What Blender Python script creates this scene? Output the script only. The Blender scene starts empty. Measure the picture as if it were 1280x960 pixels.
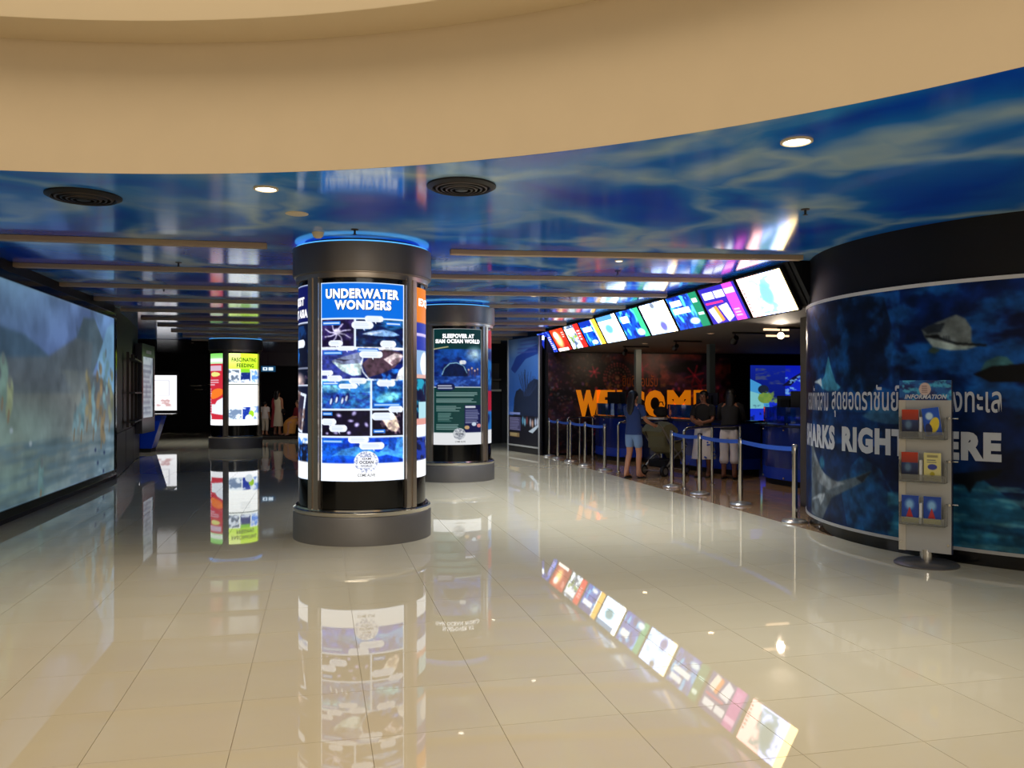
import bpy, bmesh, math, random
import numpy as np
from mathutils import Vector, Matrix

random.seed(7)
SC = bpy.context.scene
COL = SC.collection
PI = math.pi
R = math.radians

# ------------------------------------------------------------------ camera, world, lights, exposure
# world: +Y runs down the hall, +X to the ticket counters, z up, metres
YAW = math.atan(240 / 1035)
cam = bpy.data.cameras.new('camera')
cam.sensor_width = 36.0
cam.lens = 1035 / 1280 * 36.0
cam.shift_y = 12 / 1280
cam.clip_end = 200
cam_ob = bpy.data.objects.new('camera', cam)
cam_ob.location = (0, 0, 1.55)
cam_ob.rotation_euler = (PI / 2, 0, -YAW)
COL.objects.link(cam_ob)
SC.camera = cam_ob

SC.view_settings.view_transform = 'Standard'
SC.view_settings.look = 'None'
SC.view_settings.exposure = 0.0
SC.view_settings.gamma = 1.0
SC.view_settings.use_curve_mapping = False

world = bpy.data.worlds.new('world')
SC.world = world
world.use_nodes = True
world.node_tree.nodes['Background'].inputs['Color'].default_value = (1.0, 0.88, 0.70, 1)
world.node_tree.nodes['Background'].inputs['Strength'].default_value = 0.36


def area(name, loc, rot, size, power, color):
    l = bpy.data.lights.new(name, 'AREA')
    l.shape = 'RECTANGLE'
    l.size, l.size_y = size
    l.energy = power
    l.color = color
    o = bpy.data.objects.new(name, l)
    o.location = loc
    o.rotation_euler = rot
    COL.objects.link(o)
    return o


def spot(name, loc, target, power, color, angle=60, blend=0.6, radius=0.05):
    l = bpy.data.lights.new(name, 'SPOT')
    l.energy = power
    l.color = color
    l.spot_size = R(angle)
    l.spot_blend = blend
    l.shadow_soft_size = radius
    o = bpy.data.objects.new(name, l)
    o.location = loc
    o.rotation_euler = (Vector(target) - Vector(loc)).to_track_quat('-Z', 'Y').to_euler()
    COL.objects.link(o)
    return o


# unseen area lamps added for light from above the void and the mall behind
area('atrium_light', (-2.0, -1.5, 11.0), (0, 0, 0), (9, 9), 980, (1.0, 0.85, 0.64))
area('mall_light', (1.0, -9.0, 4.2), (R(74), 0, 0), (10, 2.4), 280, (1.0, 0.93, 0.80))


# ------------------------------------------------------------------ colour and materials
def lin(c):
    a = np.asarray(c, dtype=float)
    return np.where(a <= 0.04045, a / 12.92, ((a + 0.055) / 1.055) ** 2.4)


def rgb(r, g, b):
    """0-255 display colour to linear rgba"""
    return tuple(lin(np.array([r, g, b]) / 255.0)) + (1.0,)


def mat(name, color=(128, 128, 128), rough=0.5, metal=0.0, spec=0.5, emit=None, strength=0.0,
        grain=0.0, grain_scale=30.0, bump=0.0, trans=0.0, alpha=1.0, coat=0.0):
    m = bpy.data.materials.new(name)
    m.use_nodes = True
    nt = m.node_tree
    p = nt.nodes['Principled BSDF']
    c = rgb(*color)
    p.inputs['Base Color'].default_value = c
    p.inputs['Roughness'].default_value = rough
    p.inputs['Metallic'].default_value = metal
    p.inputs['Specular IOR Level'].default_value = spec
    p.inputs['Transmission Weight'].default_value = trans
    p.inputs['Alpha'].default_value = alpha
    p.inputs['Coat Weight'].default_value = coat
    if emit:
        p.inputs['Emission Color'].default_value = rgb(*emit)
        p.inputs['Emission Strength'].default_value = strength
    if grain or bump:
        tc = nt.nodes.new('ShaderNodeTexCoord')
        nz = nt.nodes.new('ShaderNodeTexNoise')
        nz.inputs['Scale'].default_value = grain_scale
        nz.inputs['Detail'].default_value = 4
        nt.links.new(tc.outputs['Object'], nz.inputs['Vector'])
        if grain:
            mr = nt.nodes.new('ShaderNodeMapRange')
            mr.inputs['To Min'].default_value = 1 - grain
            mr.inputs['To Max'].default_value = 1 + grain
            nt.links.new(nz.outputs['Fac'], mr.inputs['Value'])
            mx = nt.nodes.new('ShaderNodeVectorMath')
            mx.operation = 'SCALE'
            mx.inputs[0].default_value = c[:3]
            nt.links.new(mr.outputs['Result'], mx.inputs['Scale'])
            nt.links.new(mx.outputs['Vector'], p.inputs['Base Color'])
        if bump:
            b = nt.nodes.new('ShaderNodeBump')
            b.inputs['Strength'].default_value = bump
            b.inputs['Distance'].default_value = 0.01
            nt.links.new(nz.outputs['Fac'], b.inputs['Height'])
            nt.links.new(b.outputs['Normal'], p.inputs['Normal'])
    return m


def print_mat(name, lit, strength=1.0, rough=0.35, spec=0.4):
    """flat print whose colours are stored on the mesh; lit ones are backlit film or screens"""
    m = bpy.data.materials.new(name)
    m.use_nodes = True
    nt = m.node_tree
    p = nt.nodes['Principled BSDF']
    at = nt.nodes.new('ShaderNodeAttribute')
    at.attribute_name = 'Col'
    p.inputs['Roughness'].default_value = rough
    p.inputs['Specular IOR Level'].default_value = spec
    if lit:
        p.inputs['Base Color'].default_value = (0.01, 0.01, 0.01, 1)
        nt.links.new(at.outputs['Color'], p.inputs['Emission Color'])
        p.inputs['Emission Strength'].default_value = strength
        m.cycles.emission_sampling = 'NONE'
    else:
        nt.links.new(at.outputs['Color'], p.inputs['Base Color'])
    return m


M = {}
M['plaster'] = mat('cream_plaster', (197, 178, 149), 0.8, grain=0.03, grain_scale=4, bump=0.03)
M['ledge'] = mat('cream_ledge_paint', (208, 190, 160), 0.75, grain=0.02, grain_scale=4)
M['black'] = mat('black_paint', (13, 12, 14), 0.5, spec=0.3, grain=0.15, grain_scale=3)
M['charcoal'] = mat('charcoal_paint', (30, 29, 32), 0.45, spec=0.4, grain=0.1, grain_scale=5)
M['soffit'] = mat('grey_soffit_paint', (92, 84, 76), 0.7, grain=0.05, grain_scale=2)
M['dark_grey'] = mat('dark_grey_laminate', (70, 68, 70), 0.3, grain=0.05)
M['drum'] = mat('brushed_grey_metal', (120, 114, 110), 0.42, metal=0.75, grain=0.04, grain_scale=8)
M['drum_base'] = mat('grey_column_base', (118, 113, 108), 0.45, metal=0.35, grain=0.05, grain_scale=10)
M['chrome'] = mat('polished_steel', (196, 190, 180), 0.16, metal=1.0)
M['satin_steel'] = mat('satin_steel', (208, 204, 196), 0.32, metal=0.9)
M['bronze'] = mat('bronze_steel_mullion', (172, 158, 144), 0.32, metal=0.85, grain=0.05)
M['gloss_black'] = mat('gloss_black_panel', (8, 8, 8), 0.12, spec=0.4)
M['beam'] = mat('taupe_beam_paint', (176, 150, 120), 0.6, grain=0.04)
M['blue_led'] = mat('blue_led_strip', (20, 60, 160), 0.4, emit=(90, 185, 255), strength=1.1)
M['rubber'] = mat('black_rubber', (16, 16, 16), 0.7)
M['belt'] = mat('blue_webbing', (30, 84, 190), 0.6, emit=None, grain=0.1, grain_scale=90)
M['counter_blue'] = mat('gloss_blue_laminate', (14, 40, 130), 0.15, spec=0.5, coat=0.3)
M['bright_blue'] = mat('bright_blue_band', (18, 66, 200), 0.2)  # plain brighter blue for the counters' lower band and the podium
M['counter_top'] = mat('dark_blue_worktop', (22, 30, 60), 0.2)
M['white_top'] = mat('white_worktop_edge', (225, 222, 215), 0.35, emit=None)
M['blue_acrylic'] = mat('blue_acrylic', (20, 70, 180), 0.05, trans=0.75)
M['screen_back'] = mat('black_plastic', (12, 12, 13), 0.4)
M['post'] = mat('grey_green_post', (98, 108, 108), 0.6)
M['acrylic'] = mat('clear_acrylic', (205, 205, 200), 0.08, trans=0.85)
M['stand_grey'] = mat('silver_grey_panel', (178, 176, 172), 0.4, metal=0.2, grain=0.02)
M['stand_edge'] = mat('beige_edge', (196, 186, 168), 0.45)
M['white'] = mat('white_paint', (215, 213, 210), 0.5)
M['white_vinyl'] = mat('white_vinyl_letters', (200, 203, 208), 0.45)
M['orange'] = mat('orange_letters', (255, 150, 14), 0.4, emit=(255, 140, 10), strength=0.35)
M['dim_orange'] = mat('dim_orange_letters', (205, 96, 24), 0.5)
M['lit_white'] = mat('backlit_white', (240, 240, 240), 0.4, emit=(255, 255, 255), strength=1.15)
M['lit_black'] = mat('backlit_black_ink', (5, 5, 8), 0.4)
M['lamp'] = mat('lamp_lens', (255, 255, 255), 0.4, emit=(255, 248, 236), strength=5.0)
M['lamp_warm'] = mat('warm_lamp_lens', (255, 240, 220), 0.4, emit=(255, 214, 170), strength=14.0)
M['vent'] = mat('dark_vent_metal', (26, 21, 19), 0.5, metal=0.3)
M['vent_light'] = mat('worn_vent_metal', (60, 48, 40), 0.5, metal=0.3)
M['cream_plastic'] = mat('cream_plastic', (214, 196, 160), 0.5)
M['red_metal'] = mat('dark_red_metal', (120, 50, 40), 0.4)
M['skin'] = mat('skin', (190, 132, 100), 0.55, grain=0.03)
M['skin_dark'] = mat('tan_skin', (128, 82, 60), 0.55, grain=0.03)
M['hair'] = mat('black_hair', (16, 12, 12), 0.45, grain=0.3, grain_scale=60)
M['hair_grey'] = mat('greying_hair', (96, 80, 66), 0.6, grain=0.2, grain_scale=60)
M['navy_cloth'] = mat('navy_jersey', (38, 58, 108), 0.85, grain=0.08, grain_scale=40)
M['denim'] = mat('pale_denim', (118, 148, 190), 0.85, grain=0.12, grain_scale=50)
M['black_cloth'] = mat('black_cloth', (18, 17, 20), 0.9, grain=0.15)
M['white_cloth'] = mat('white_cotton', (226, 218, 214), 0.85, grain=0.04)
M['red_cloth'] = mat('dark_red_cloth', (128, 26, 40), 0.85, grain=0.1)
M['cream_cloth'] = mat('cream_cotton', (214, 202, 178), 0.85, grain=0.05)
M['gold_cloth'] = mat('golden_brown_cloth', (206, 140, 62), 0.85, grain=0.25, grain_scale=25)
M['olive_cloth'] = mat('olive_canvas', (112, 108, 78), 0.85, grain=0.12, grain_scale=40)
M['pram_metal'] = mat('silver_tube', (176, 172, 162), 0.3, metal=0.8)
M['carpet'] = mat('dark_carpet', (34, 27, 25), 0.95, grain=0.3, grain_scale=60, bump=0.3)
M['print'] = print_mat('matt_print', False)
M['print_gloss'] = print_mat('satin_print', False, rough=0.4, spec=0.15)
M['poster'] = print_mat('backlit_poster', True, 1.2, rough=0.4, spec=0.1)
M['poster_dim'] = print_mat('backlit_poster_dimmer', True, 0.8, rough=0.4, spec=0.1)
M['sign'] = print_mat('backlit_sign_film', True, 2.8, rough=0.3)
M['sign'].cycles.emission_sampling = 'AUTO'
M['sign_hot'] = print_mat('overbright_sign_film', True, 8.0, rough=0.3)
M['poster_bright'] = print_mat('backlit_bright_poster', True, 1.6, rough=0.4, spec=0.1)
M['screen'] = print_mat('projected_picture', True, 0.62, rough=0.5, spec=0.15)
M['video'] = print_mat('video_picture', True, 0.8, rough=0.3, spec=0.2)


def floor_material(name, ca, cb, rough):
    m = bpy.data.materials.new(name)
    m.use_nodes = True
    nt = m.node_tree
    p = nt.nodes['Principled BSDF']
    p.inputs['Roughness'].default_value = rough
    p.inputs['Specular IOR Level'].default_value = 0.62
    geo = nt.nodes.new('ShaderNodeNewGeometry')
    oi = nt.nodes.new('ShaderNodeObjectInfo')
    nz = nt.nodes.new('ShaderNodeTexNoise')
    nz.inputs['Scale'].default_value = 1.6
    nz.inputs['Detail'].default_value = 6
    mp = nt.nodes.new('ShaderNodeMapping')
    mp.inputs['Scale'].default_value = (0.7, 2.2, 1)
    nt.links.new(geo.outputs['Position'], mp.inputs['Vector'])
    nt.links.new(mp.outputs['Vector'], nz.inputs['Vector'])
    add = nt.nodes.new('ShaderNodeMath')
    add.operation = 'ADD'
    nt.links.new(oi.outputs['Random'], add.inputs[0])
    nt.links.new(geo.outputs['Random Per Island'], add.inputs[1])
    fr = nt.nodes.new('ShaderNodeMath')
    fr.operation = 'FRACT'
    nt.links.new(add.outputs[0], fr.inputs[0])
    mixf = nt.nodes.new('ShaderNodeMath')
    mixf.operation = 'MULTIPLY_ADD'
    nt.links.new(fr.outputs[0], mixf.inputs[0])
    mixf.inputs[1].default_value = 0.35
    sc = nt.nodes.new('ShaderNodeMath')
    sc.operation = 'MULTIPLY'
    sc.inputs[1].default_value = 0.6
    nt.links.new(nz.outputs['Fac'], sc.inputs[0])
    nt.links.new(sc.outputs[0], mixf.inputs[2])
    mx = nt.nodes.new('ShaderNodeMix')
    mx.data_type = 'RGBA'
    mx.inputs[6].default_value = rgb(*ca)
    mx.inputs[7].default_value = rgb(*cb)
    nt.links.new(mixf.outputs[0], mx.inputs[0])
    nt.links.new(mx.outputs[2], p.inputs['Base Color'])
    return m


M['tile'] = floor_material('polished_cream_tile', (218, 206, 178), (207, 194, 164), 0.022)
M['brown_tile'] = floor_material('polished_brown_tile', (168, 134, 98), (150, 118, 86), 0.08)
M['grout'] = mat('grout', (172, 160, 136), 0.7)


def ceiling_material():
    """stretched ceiling printed with sunlit water: blue with pale caustic ribbons"""
    m = bpy.data.materials.new('printed_water_ceiling')
    m.use_nodes = True
    nt = m.node_tree
    N, L = nt.nodes, nt.links
    p = N['Principled BSDF']
    p.inputs['Roughness'].default_value = 0.11
    p.inputs['Specular IOR Level'].default_value = 0.8
    geo = N.new('ShaderNodeNewGeometry')
    warp = N.new('ShaderNodeTexNoise')
    warp.inputs['Scale'].default_value = 0.55
    warp.inputs['Detail'].default_value = 3
    L.new(geo.outputs['Position'], warp.inputs['Vector'])
    sub = N.new('ShaderNodeVectorMath')
    sub.operation = 'SUBTRACT'
    sub.inputs[1].default_value = (0.5, 0.5, 0.5)
    L.new(warp.outputs['Color'], sub.inputs[0])
    scl = N.new('ShaderNodeVectorMath')
    scl.operation = 'SCALE'
    scl.inputs['Scale'].default_value = 2.6
    L.new(sub.outputs[0], scl.inputs[0])
    add = N.new('ShaderNodeVectorMath')
    add.operation = 'ADD'
    L.new(geo.outputs['Position'], add.inputs[0])
    L.new(scl.outputs[0], add.inputs[1])
    flat = N.new('ShaderNodeVectorMath')
    flat.operation = 'MULTIPLY'
    flat.inputs[1].default_value = (1, 1, 0)
    L.new(add.outputs[0], flat.inputs[0])

    def ribbons(scale, lo, hi):
        v = N.new('ShaderNodeTexVoronoi')
        v.feature = 'DISTANCE_TO_EDGE'
        v.inputs['Scale'].default_value = scale
        L.new(flat.outputs[0], v.inputs['Vector'])
        r = N.new('ShaderNodeMapRange')
        r.interpolation_type = 'SMOOTHSTEP'
        r.inputs['From Min'].default_value = lo
        r.inputs['From Max'].default_value = hi
        r.inputs['To Min'].default_value = 1
        r.inputs['To Max'].default_value = 0
        L.new(v.outputs['Distance'], r.inputs['Value'])
        return r.outputs['Result']

    wide = ribbons(0.62, 0.0, 0.30)
    thin = ribbons(0.62, -0.01, 0.125)
    cloud = N.new('ShaderNodeTexNoise')
    cloud.inputs['Scale'].default_value = 0.9
    cloud.inputs['Detail'].default_value = 5
    L.new(flat.outputs[0], cloud.inputs['Vector'])
    base = N.new('ShaderNodeMix')
    base.data_type = 'RGBA'
    base.inputs[6].default_value = rgb(0, 46, 180)
    base.inputs[7].default_value = rgb(10, 98, 240)
    L.new(cloud.outputs['Fac'], base.inputs[0])
    m1 = N.new('ShaderNodeMix')
    m1.data_type = 'RGBA'
    m1.inputs[7].default_value = rgb(34, 136, 226)
    L.new(wide, m1.inputs[0])
    L.new(base.outputs[2], m1.inputs[6])
    gate = N.new('ShaderNodeMath')
    gate.operation = 'MULTIPLY'
    gr = N.new('ShaderNodeMapRange')
    gr.inputs['From Min'].default_value = 0.36
    gr.inputs['From Max'].default_value = 0.62
    L.new(cloud.outputs['Fac'], gr.inputs['Value'])
    L.new(thin, gate.inputs[0])
    L.new(gr.outputs['Result'], gate.inputs[1])
    soft = N.new('ShaderNodeMath')
    soft.operation = 'MULTIPLY'
    soft.inputs[1].default_value = 0.8
    L.new(gate.outputs[0], soft.inputs[0])
    m2 = N.new('ShaderNodeMix')
    m2.data_type = 'RGBA'
    m2.inputs[7].default_value = rgb(186, 212, 220)
    L.new(soft.outputs[0], m2.inputs[0])
    L.new(m1.outputs[2], m2.inputs[6])
    L.new(m2.outputs[2], p.inputs['Base Color'])
    return m


M['ceiling'] = ceiling_material()
M['ceiling_dark'] = mat('dark_gloss_slats', (20, 20, 22), 0.12, spec=0.5)


# ------------------------------------------------------------------ mesh helpers
class MB:
    """collects polygons, then links them as ONE mesh object"""

    def __init__(s):
        s.v, s.f, s.mi = [], [], []

    def add(s, verts, faces, k=0):
        n = len(s.v)
        s.v += [tuple(v) for v in verts]
        s.f += [tuple(i + n for i in f) for f in faces]
        s.mi += [k] * len(faces)
        return s

    def box(s, x0, x1, y0, y1, z0, z1, mtx=None, k=0):
        vs = [Vector((x, y, z)) for z in (z0, z1) for y in (y0, y1) for x in (x0, x1)]
        if mtx is not None:
            vs = [mtx @ v for v in vs]
        return s.add(vs, [(0, 2, 3, 1), (4, 5, 7, 6), (0, 1, 5, 4), (2, 6, 7, 3), (0, 4, 6, 2), (1, 3, 7, 5)], k)

    def prism(s, pts, z0, z1, k=0):
        n = len(pts)
        vs = [(x, y, z0) for x, y in pts] + [(x, y, z1) for x, y in pts]
        fs = [tuple(reversed(range(n))), tuple(range(n, 2 * n))]
        fs += [(i, (i + 1) % n, n + (i + 1) % n, n + i) for i in range(n)]
        return s.add(vs, fs, k)

    def prism_y(s, pts, y0, y1, k=0):
        """profile in x,z swept along y"""
        n = len(pts)
        vs = [(x, y0, z) for x, z in pts] + [(x, y1, z) for x, z in pts]
        fs = [tuple(range(n)), tuple(reversed(range(n, 2 * n)))]
        fs += [(i, n + i, n + (i + 1) % n, (i + 1) % n) for i in range(n)]
        return s.add(vs, fs, k)

    def tube(s, path, r, n=10, k=0, caps=True):
        path = [Vector(p) for p in path]
        rr = r if isinstance(r, (list, tuple)) else [r] * len(path)
        vs, fs = [], []
        up = Vector((0, 0, 1))
        for i, p in enumerate(path):
            a = path[max(i - 1, 0)]
            b = path[min(i + 1, len(path) - 1)]
            t = (b - a).normalized()
            u = t.cross(up)
            if u.length < 1e-3:
                u = t.cross(Vector((0, 1, 0)))
            u.normalize()
            w = u.cross(t)
            for j in range(n):
                q = 2 * PI * j / n
                vs.append(p + rr[i] * (math.cos(q) * u + math.sin(q) * w))
        for i in range(len(path) - 1):
            for j in range(n):
                fs.append((i * n + j, i * n + (j + 1) % n, (i + 1) * n + (j + 1) % n, (i + 1) * n + j))
        if caps:
            fs.append(tuple(reversed(range(n))))
            fs.append(tuple(range((len(path) - 1) * n, len(path) * n)))
        return s.add(vs, fs, k)

    def lathe(s, prof, n=32, c=(0, 0, 0), k=0, a0=0.0, a1=2 * PI, sx=1.0, sy=1.0):
        full = abs(a1 - a0 - 2 * PI) < 1e-6
        m = n if full else n + 1
        vs, fs = [], []
        for r, z in prof:
            for j in range(m):
                q = a0 + (a1 - a0) * j / n
                vs.append((c[0] + sx * r * math.cos(q), c[1] + sy * r * math.sin(q), c[2] + z))
        for i in range(len(prof) - 1):
            for j in range(n):
                j2 = (j + 1) % m
                fs.append((i * m + j, i * m + j2, (i + 1) * m + j2, (i + 1) * m + j))
        return s.add(vs, fs, k)

    def arc_slab(s, c, r0, r1, z0, z1, a0, a1, n=24, k=0):
        """solid curved strip between two radii"""
        vs, fs = [], []
        for j in range(n + 1):
            q = a0 + (a1 - a0) * j / n
            ca, sa = math.cos(q), math.sin(q)
            for r, z in ((r0, z0), (r1, z0), (r1, z1), (r0, z1)):
                vs.append((c[0] + r * ca, c[1] + r * sa, z))
        for j in range(n):
            for i in range(4):
                fs.append((4 * j + i, 4 * j + (i + 1) % 4, 4 * j + 4 + (i + 1) % 4, 4 * j + 4 + i))
        fs += [(3, 2, 1, 0), (4 * n, 4 * n + 1, 4 * n + 2, 4 * n + 3)]
        return s.add(vs, fs, k)

    def ellipsoid(s, c, rx, ry, rz, n=14, m=8, mtx=None, k=0):
        vs, fs = [], []
        for i in range(1, m):
            t = PI * i / m
            for j in range(n):
                q = 2 * PI * j / n
                vs.append(Vector((rx * math.sin(t) * math.cos(q), ry * math.sin(t) * math.sin(q), rz * math.cos(t))))
        vs += [Vector((0, 0, rz)), Vector((0, 0, -rz))]
        a, b = len(vs) - 2, len(vs) - 1
        for i in range(m - 2):
            for j in range(n):
                fs.append((i * n + j, (i + 1) * n + j, (i + 1) * n + (j + 1) % n, i * n + (j + 1) % n))
        for j in range(n):
            fs.append((a, j, (j + 1) % n))
            fs.append((b, (m - 2) * n + (j + 1) % n, (m - 2) * n + j))
        cc = Vector(c)
        vs = [(mtx @ v if mtx else v) + cc for v in vs]
        return s.add(vs, fs, k)

    def loft(s, secs, n=16, k=0):
        """sections (centre, rx, ry): ellipses in horizontal planes"""
        vs, fs = [], []
        for c, rx, ry in secs:
            for j in range(n):
                q = 2 * PI * j / n
                vs.append((c[0] + rx * math.cos(q), c[1] + ry * math.sin(q), c[2]))
        for i in range(len(secs) - 1):
            for j in range(n):
                fs.append((i * n + j, i * n + (j + 1) % n, (i + 1) * n + (j + 1) % n, (i + 1) * n + j))
        fs.append(tuple(reversed(range(n))))
        fs.append(tuple(range((len(secs) - 1) * n, len(secs) * n)))
        return s.add(vs, fs, k)

    def build(s, name, m, parent=None, smooth=None, bevel=0.0, loc=None):
        me = bpy.data.meshes.new(name)
        me.from_pydata(s.v, [], s.f)
        for mm in (m if isinstance(m, (list, tuple)) else [m]):
            me.materials.append(mm)
        me.polygons.foreach_set('material_index', s.mi)
        bm = bmesh.new()
        bm.from_mesh(me)
        bmesh.ops.recalc_face_normals(bm, faces=bm.faces)
        if bevel:
            es = [e for e in bm.edges if len(e.link_faces) == 2 and e.calc_face_angle(0) > 0.6]
            bmesh.ops.bevel(bm, geom=es, offset=bevel, segments=2, profile=0.5, affect='EDGES')
        bm.to_mesh(me)
        bm.free()
        if smooth is not None:
            me.polygons.foreach_set('use_smooth', [True] * len(me.polygons))
            me.set_sharp_from_angle(angle=R(smooth))
        o = bpy.data.objects.new(name, me)
        COL.objects.link(o)
        if parent is not None:
            o.parent = parent
        if loc is not None:
            o.location = loc
        return o


def tag(o, label=None, cat=None, group=None, kind=None):
    if label:
        o['label'] = label
    if cat:
        o['category'] = cat
    if group:
        o['group'] = group
    if kind:
        o['kind'] = kind
    return o


def empty(name, loc=(0, 0, 0), rz=0.0, label=None, cat=None, group=None, kind=None):
    o = bpy.data.objects.new(name, None)
    o.empty_display_size = 0.1
    o.location = loc
    o.rotation_euler = (0, 0, rz)
    COL.objects.link(o)
    return tag(o, label, cat, group, kind)


def copy_tree(o, parent=None):
    c = o.copy()
    COL.objects.link(c)
    if parent is not None:
        c.parent = parent
    for ch in list(o.children):
        copy_tree(ch, c)
    return c


def struct(name, mb, m, **kw):
    return tag(mb.build(name, m, **kw), kind='structure')


# ------------------------------------------------------------------ flat print: pictures painted in arrays
def vnoise(h, w, sx, sy, seed, octaves=4):
    rng = np.random.default_rng(seed)
    out = np.zeros((h, w))
    amp, tot = 1.0, 0.0
    for o in range(octaves):
        gx, gy = max(2, int(w / sx * 2 ** o) + 2), max(2, int(h / sy * 2 ** o) + 2)
        g = rng.random((gy, gx))
        ys = np.linspace(0, gy - 1.001, h)
        xs = np.linspace(0, gx - 1.001, w)
        yi, xi = ys.astype(int), xs.astype(int)
        fy, fx = ys - yi, xs - xi
        fy, fx = fy * fy * (3 - 2 * fy), fx * fx * (3 - 2 * fx)
        a = g[yi][:, xi]
        b = g[yi][:, np.minimum(xi + 1, gx - 1)]
        c = g[np.minimum(yi + 1, gy - 1)][:, xi]
        d = g[np.minimum(yi + 1, gy - 1)][:, np.minimum(xi + 1, gx - 1)]
        fx2, fy2 = fx[None, :], fy[:, None]
        out += amp * ((a * (1 - fx2) + b * fx2) * (1 - fy2) + (c * (1 - fx2) + d * fx2) * fy2)
        tot += amp
        amp *= 0.55
    out /= tot
    return np.clip((out - 0.5) * 1.9 + 0.5, 0, 1)


class Pic:
    """a picture in design units (W wide, H high, origin at its top left)"""

    def __init__(s, W, H, res, bg, x0=0.0, y0=0.0):
        s.w, s.h = max(2, int(round(W * res))) * 2, max(2, int(round(H * res))) * 2
        s.W, s.H, s.x0, s.y0 = W, H, x0, y0
        s.X, s.Y = np.meshgrid(x0 + (np.arange(s.w) + 0.5) / s.w * W, y0 + (np.arange(s.h) + 0.5) / s.h * H)
        s.a = np.zeros((s.h, s.w, 3)) + np.array(bg) / 255.0

    def put(s, mask, c, alpha=1.0):
        k = (np.clip(mask.astype(float), 0, 1) * alpha)[..., None]
        c = np.asarray(c, dtype=float)
        c = c / 255.0
        s.a = s.a * (1 - k) + c * k
        return s

    def rect(s, x0, y0, x1, y1, c, alpha=1.0):
        return s.put((s.X >= x0) & (s.X <= x1) & (s.Y >= y0) & (s.Y <= y1), c, alpha)

    def ell(s, cx, cy, rx, ry, c, rot=0.0, soft=0.0, alpha=1.0, clip=None):
        dx, dy = s.X - cx, s.Y - cy
        ca, sa = math.cos(R(rot)), math.sin(R(rot))
        d = np.sqrt(((dx * ca + dy * sa) / rx) ** 2 + ((-dx * sa + dy * ca) / ry) ** 2)
        m = (d <= 1).astype(float) if soft == 0 else np.clip((1 - d) / soft, 0, 1)
        if clip:
            m = m * ((s.X >= clip[0]) & (s.Y >= clip[1]) & (s.X <= clip[2]) & (s.Y <= clip[3]))
        return s.put(m, c, alpha)

    def poly(s, pts, c, alpha=1.0, tex=None):
        ins = np.zeros(s.X.shape, bool)
        n = len(pts)
        for i in range(n):
            (xa, ya), (xb, yb) = pts[i], pts[(i + 1) % n]
            if ya == yb:
                continue
            cond = ((ya > s.Y) != (yb > s.Y)) & (s.X < (xb - xa) * (s.Y - ya) / (yb - ya) + xa)
            ins ^= cond
        m = ins.astype(float)
        if tex is not None:
            m = m * tex
        return s.put(m, c, alpha)

    def line(s, pts, wd, c, alpha=1.0):
        for (xa, ya), (xb, yb) in zip(pts[:-1], pts[1:]):
            L2 = (xb - xa) ** 2 + (yb - ya) ** 2 + 1e-9
            t = np.clip(((s.X - xa) * (xb - xa) + (s.Y - ya) * (yb - ya)) / L2, 0, 1)
            d = np.hypot(s.X - xa - t * (xb - xa), s.Y - ya - t * (yb - ya))
            s.put(d <= wd / 2, c, alpha)
        return s

    def grad(s, x0, y0, x1, y1, ct, cb, alpha=1.0, horiz=False):
        m = (s.X >= x0) & (s.X <= x1) & (s.Y >= y0) & (s.Y <= y1)
        t = np.clip((s.X - x0) / (x1 - x0) if horiz else (s.Y - y0) / (y1 - y0), 0, 1)[..., None]
        k = (m * alpha)[..., None]
        s.a = s.a * (1 - k) + (np.array(ct) * (1 - t) + np.array(cb) * t) / 255.0 * k
        return s

    def noise(s, x0, y0, x1, y1, c, sx, sy, seed, lo=0.45, hi=0.75, alpha=1.0, octaves=4):
        n = vnoise(s.h, s.w, sx / s.W * s.w, sy / s.H * s.h, seed, octaves)
        m = (s.X >= x0) & (s.X <= x1) & (s.Y >= y0) & (s.Y <= y1)
        return s.put(np.clip((n - lo) / (hi - lo), 0, 1) * m, c, alpha)

    def blur(s, n=1):
        for _ in range(n):
            for ax in (0, 1):
                s.a = (np.roll(s.a, 1, ax) + 2 * s.a + np.roll(s.a, -1, ax)) / 4
        return s

    def grain(s, amt, size, seed, y0=-1e9, y1=1e9):
        n = vnoise(s.h, s.w, size / s.W * s.w, size / s.H * s.h, seed, 4)[..., None]
        k = ((s.Y >= y0) & (s.Y <= y1))[..., None]
        s.a = np.clip(s.a * (1 + amt * (2 * n - 1) * k), 0, 1)
        return s

    def bubble(s, x0, y0, x1, y1, c=(232, 240, 255), tail=None):
        r = (y1 - y0) / 2
        s.ell(x0 + r, (y0 + y1) / 2, r, r, c)
        s.ell(x1 - r, (y0 + y1) / 2, r, r, c)
        s.rect(x0 + r, y0, x1 - r, y1, c)
        if tail:
            tx, ty = tail
            s.poly([((x0 + x1) / 2 - r * .5, (y0 + y1) / 2), ((x0 + x1) / 2 + r * .6, (y0 + y1) / 2), (tx, ty)], c)
        return s

    def lines(s, x0, y0, x1, y1, pitch, c, seed=0, alpha=0.8):
        """small print too fine to read"""
        rnd = random.Random(seed)
        y = y0
        while y < y1:
            s.rect(x0, y, x0 + (x1 - x0) * rnd.uniform(.75, 1), y + pitch * .5, c, alpha)
            y += pitch
        return s

    def frame(s, x0, y0, x1, y1, wd, c):
        s.rect(x0, y0, x1, y0 + wd, c)
        s.rect(x0, y1 - wd, x1, y1, c)
        s.rect(x0, y0, x0 + wd, y1, c)
        s.rect(x1 - wd, y0, x1, y1, c)
        return s

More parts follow.
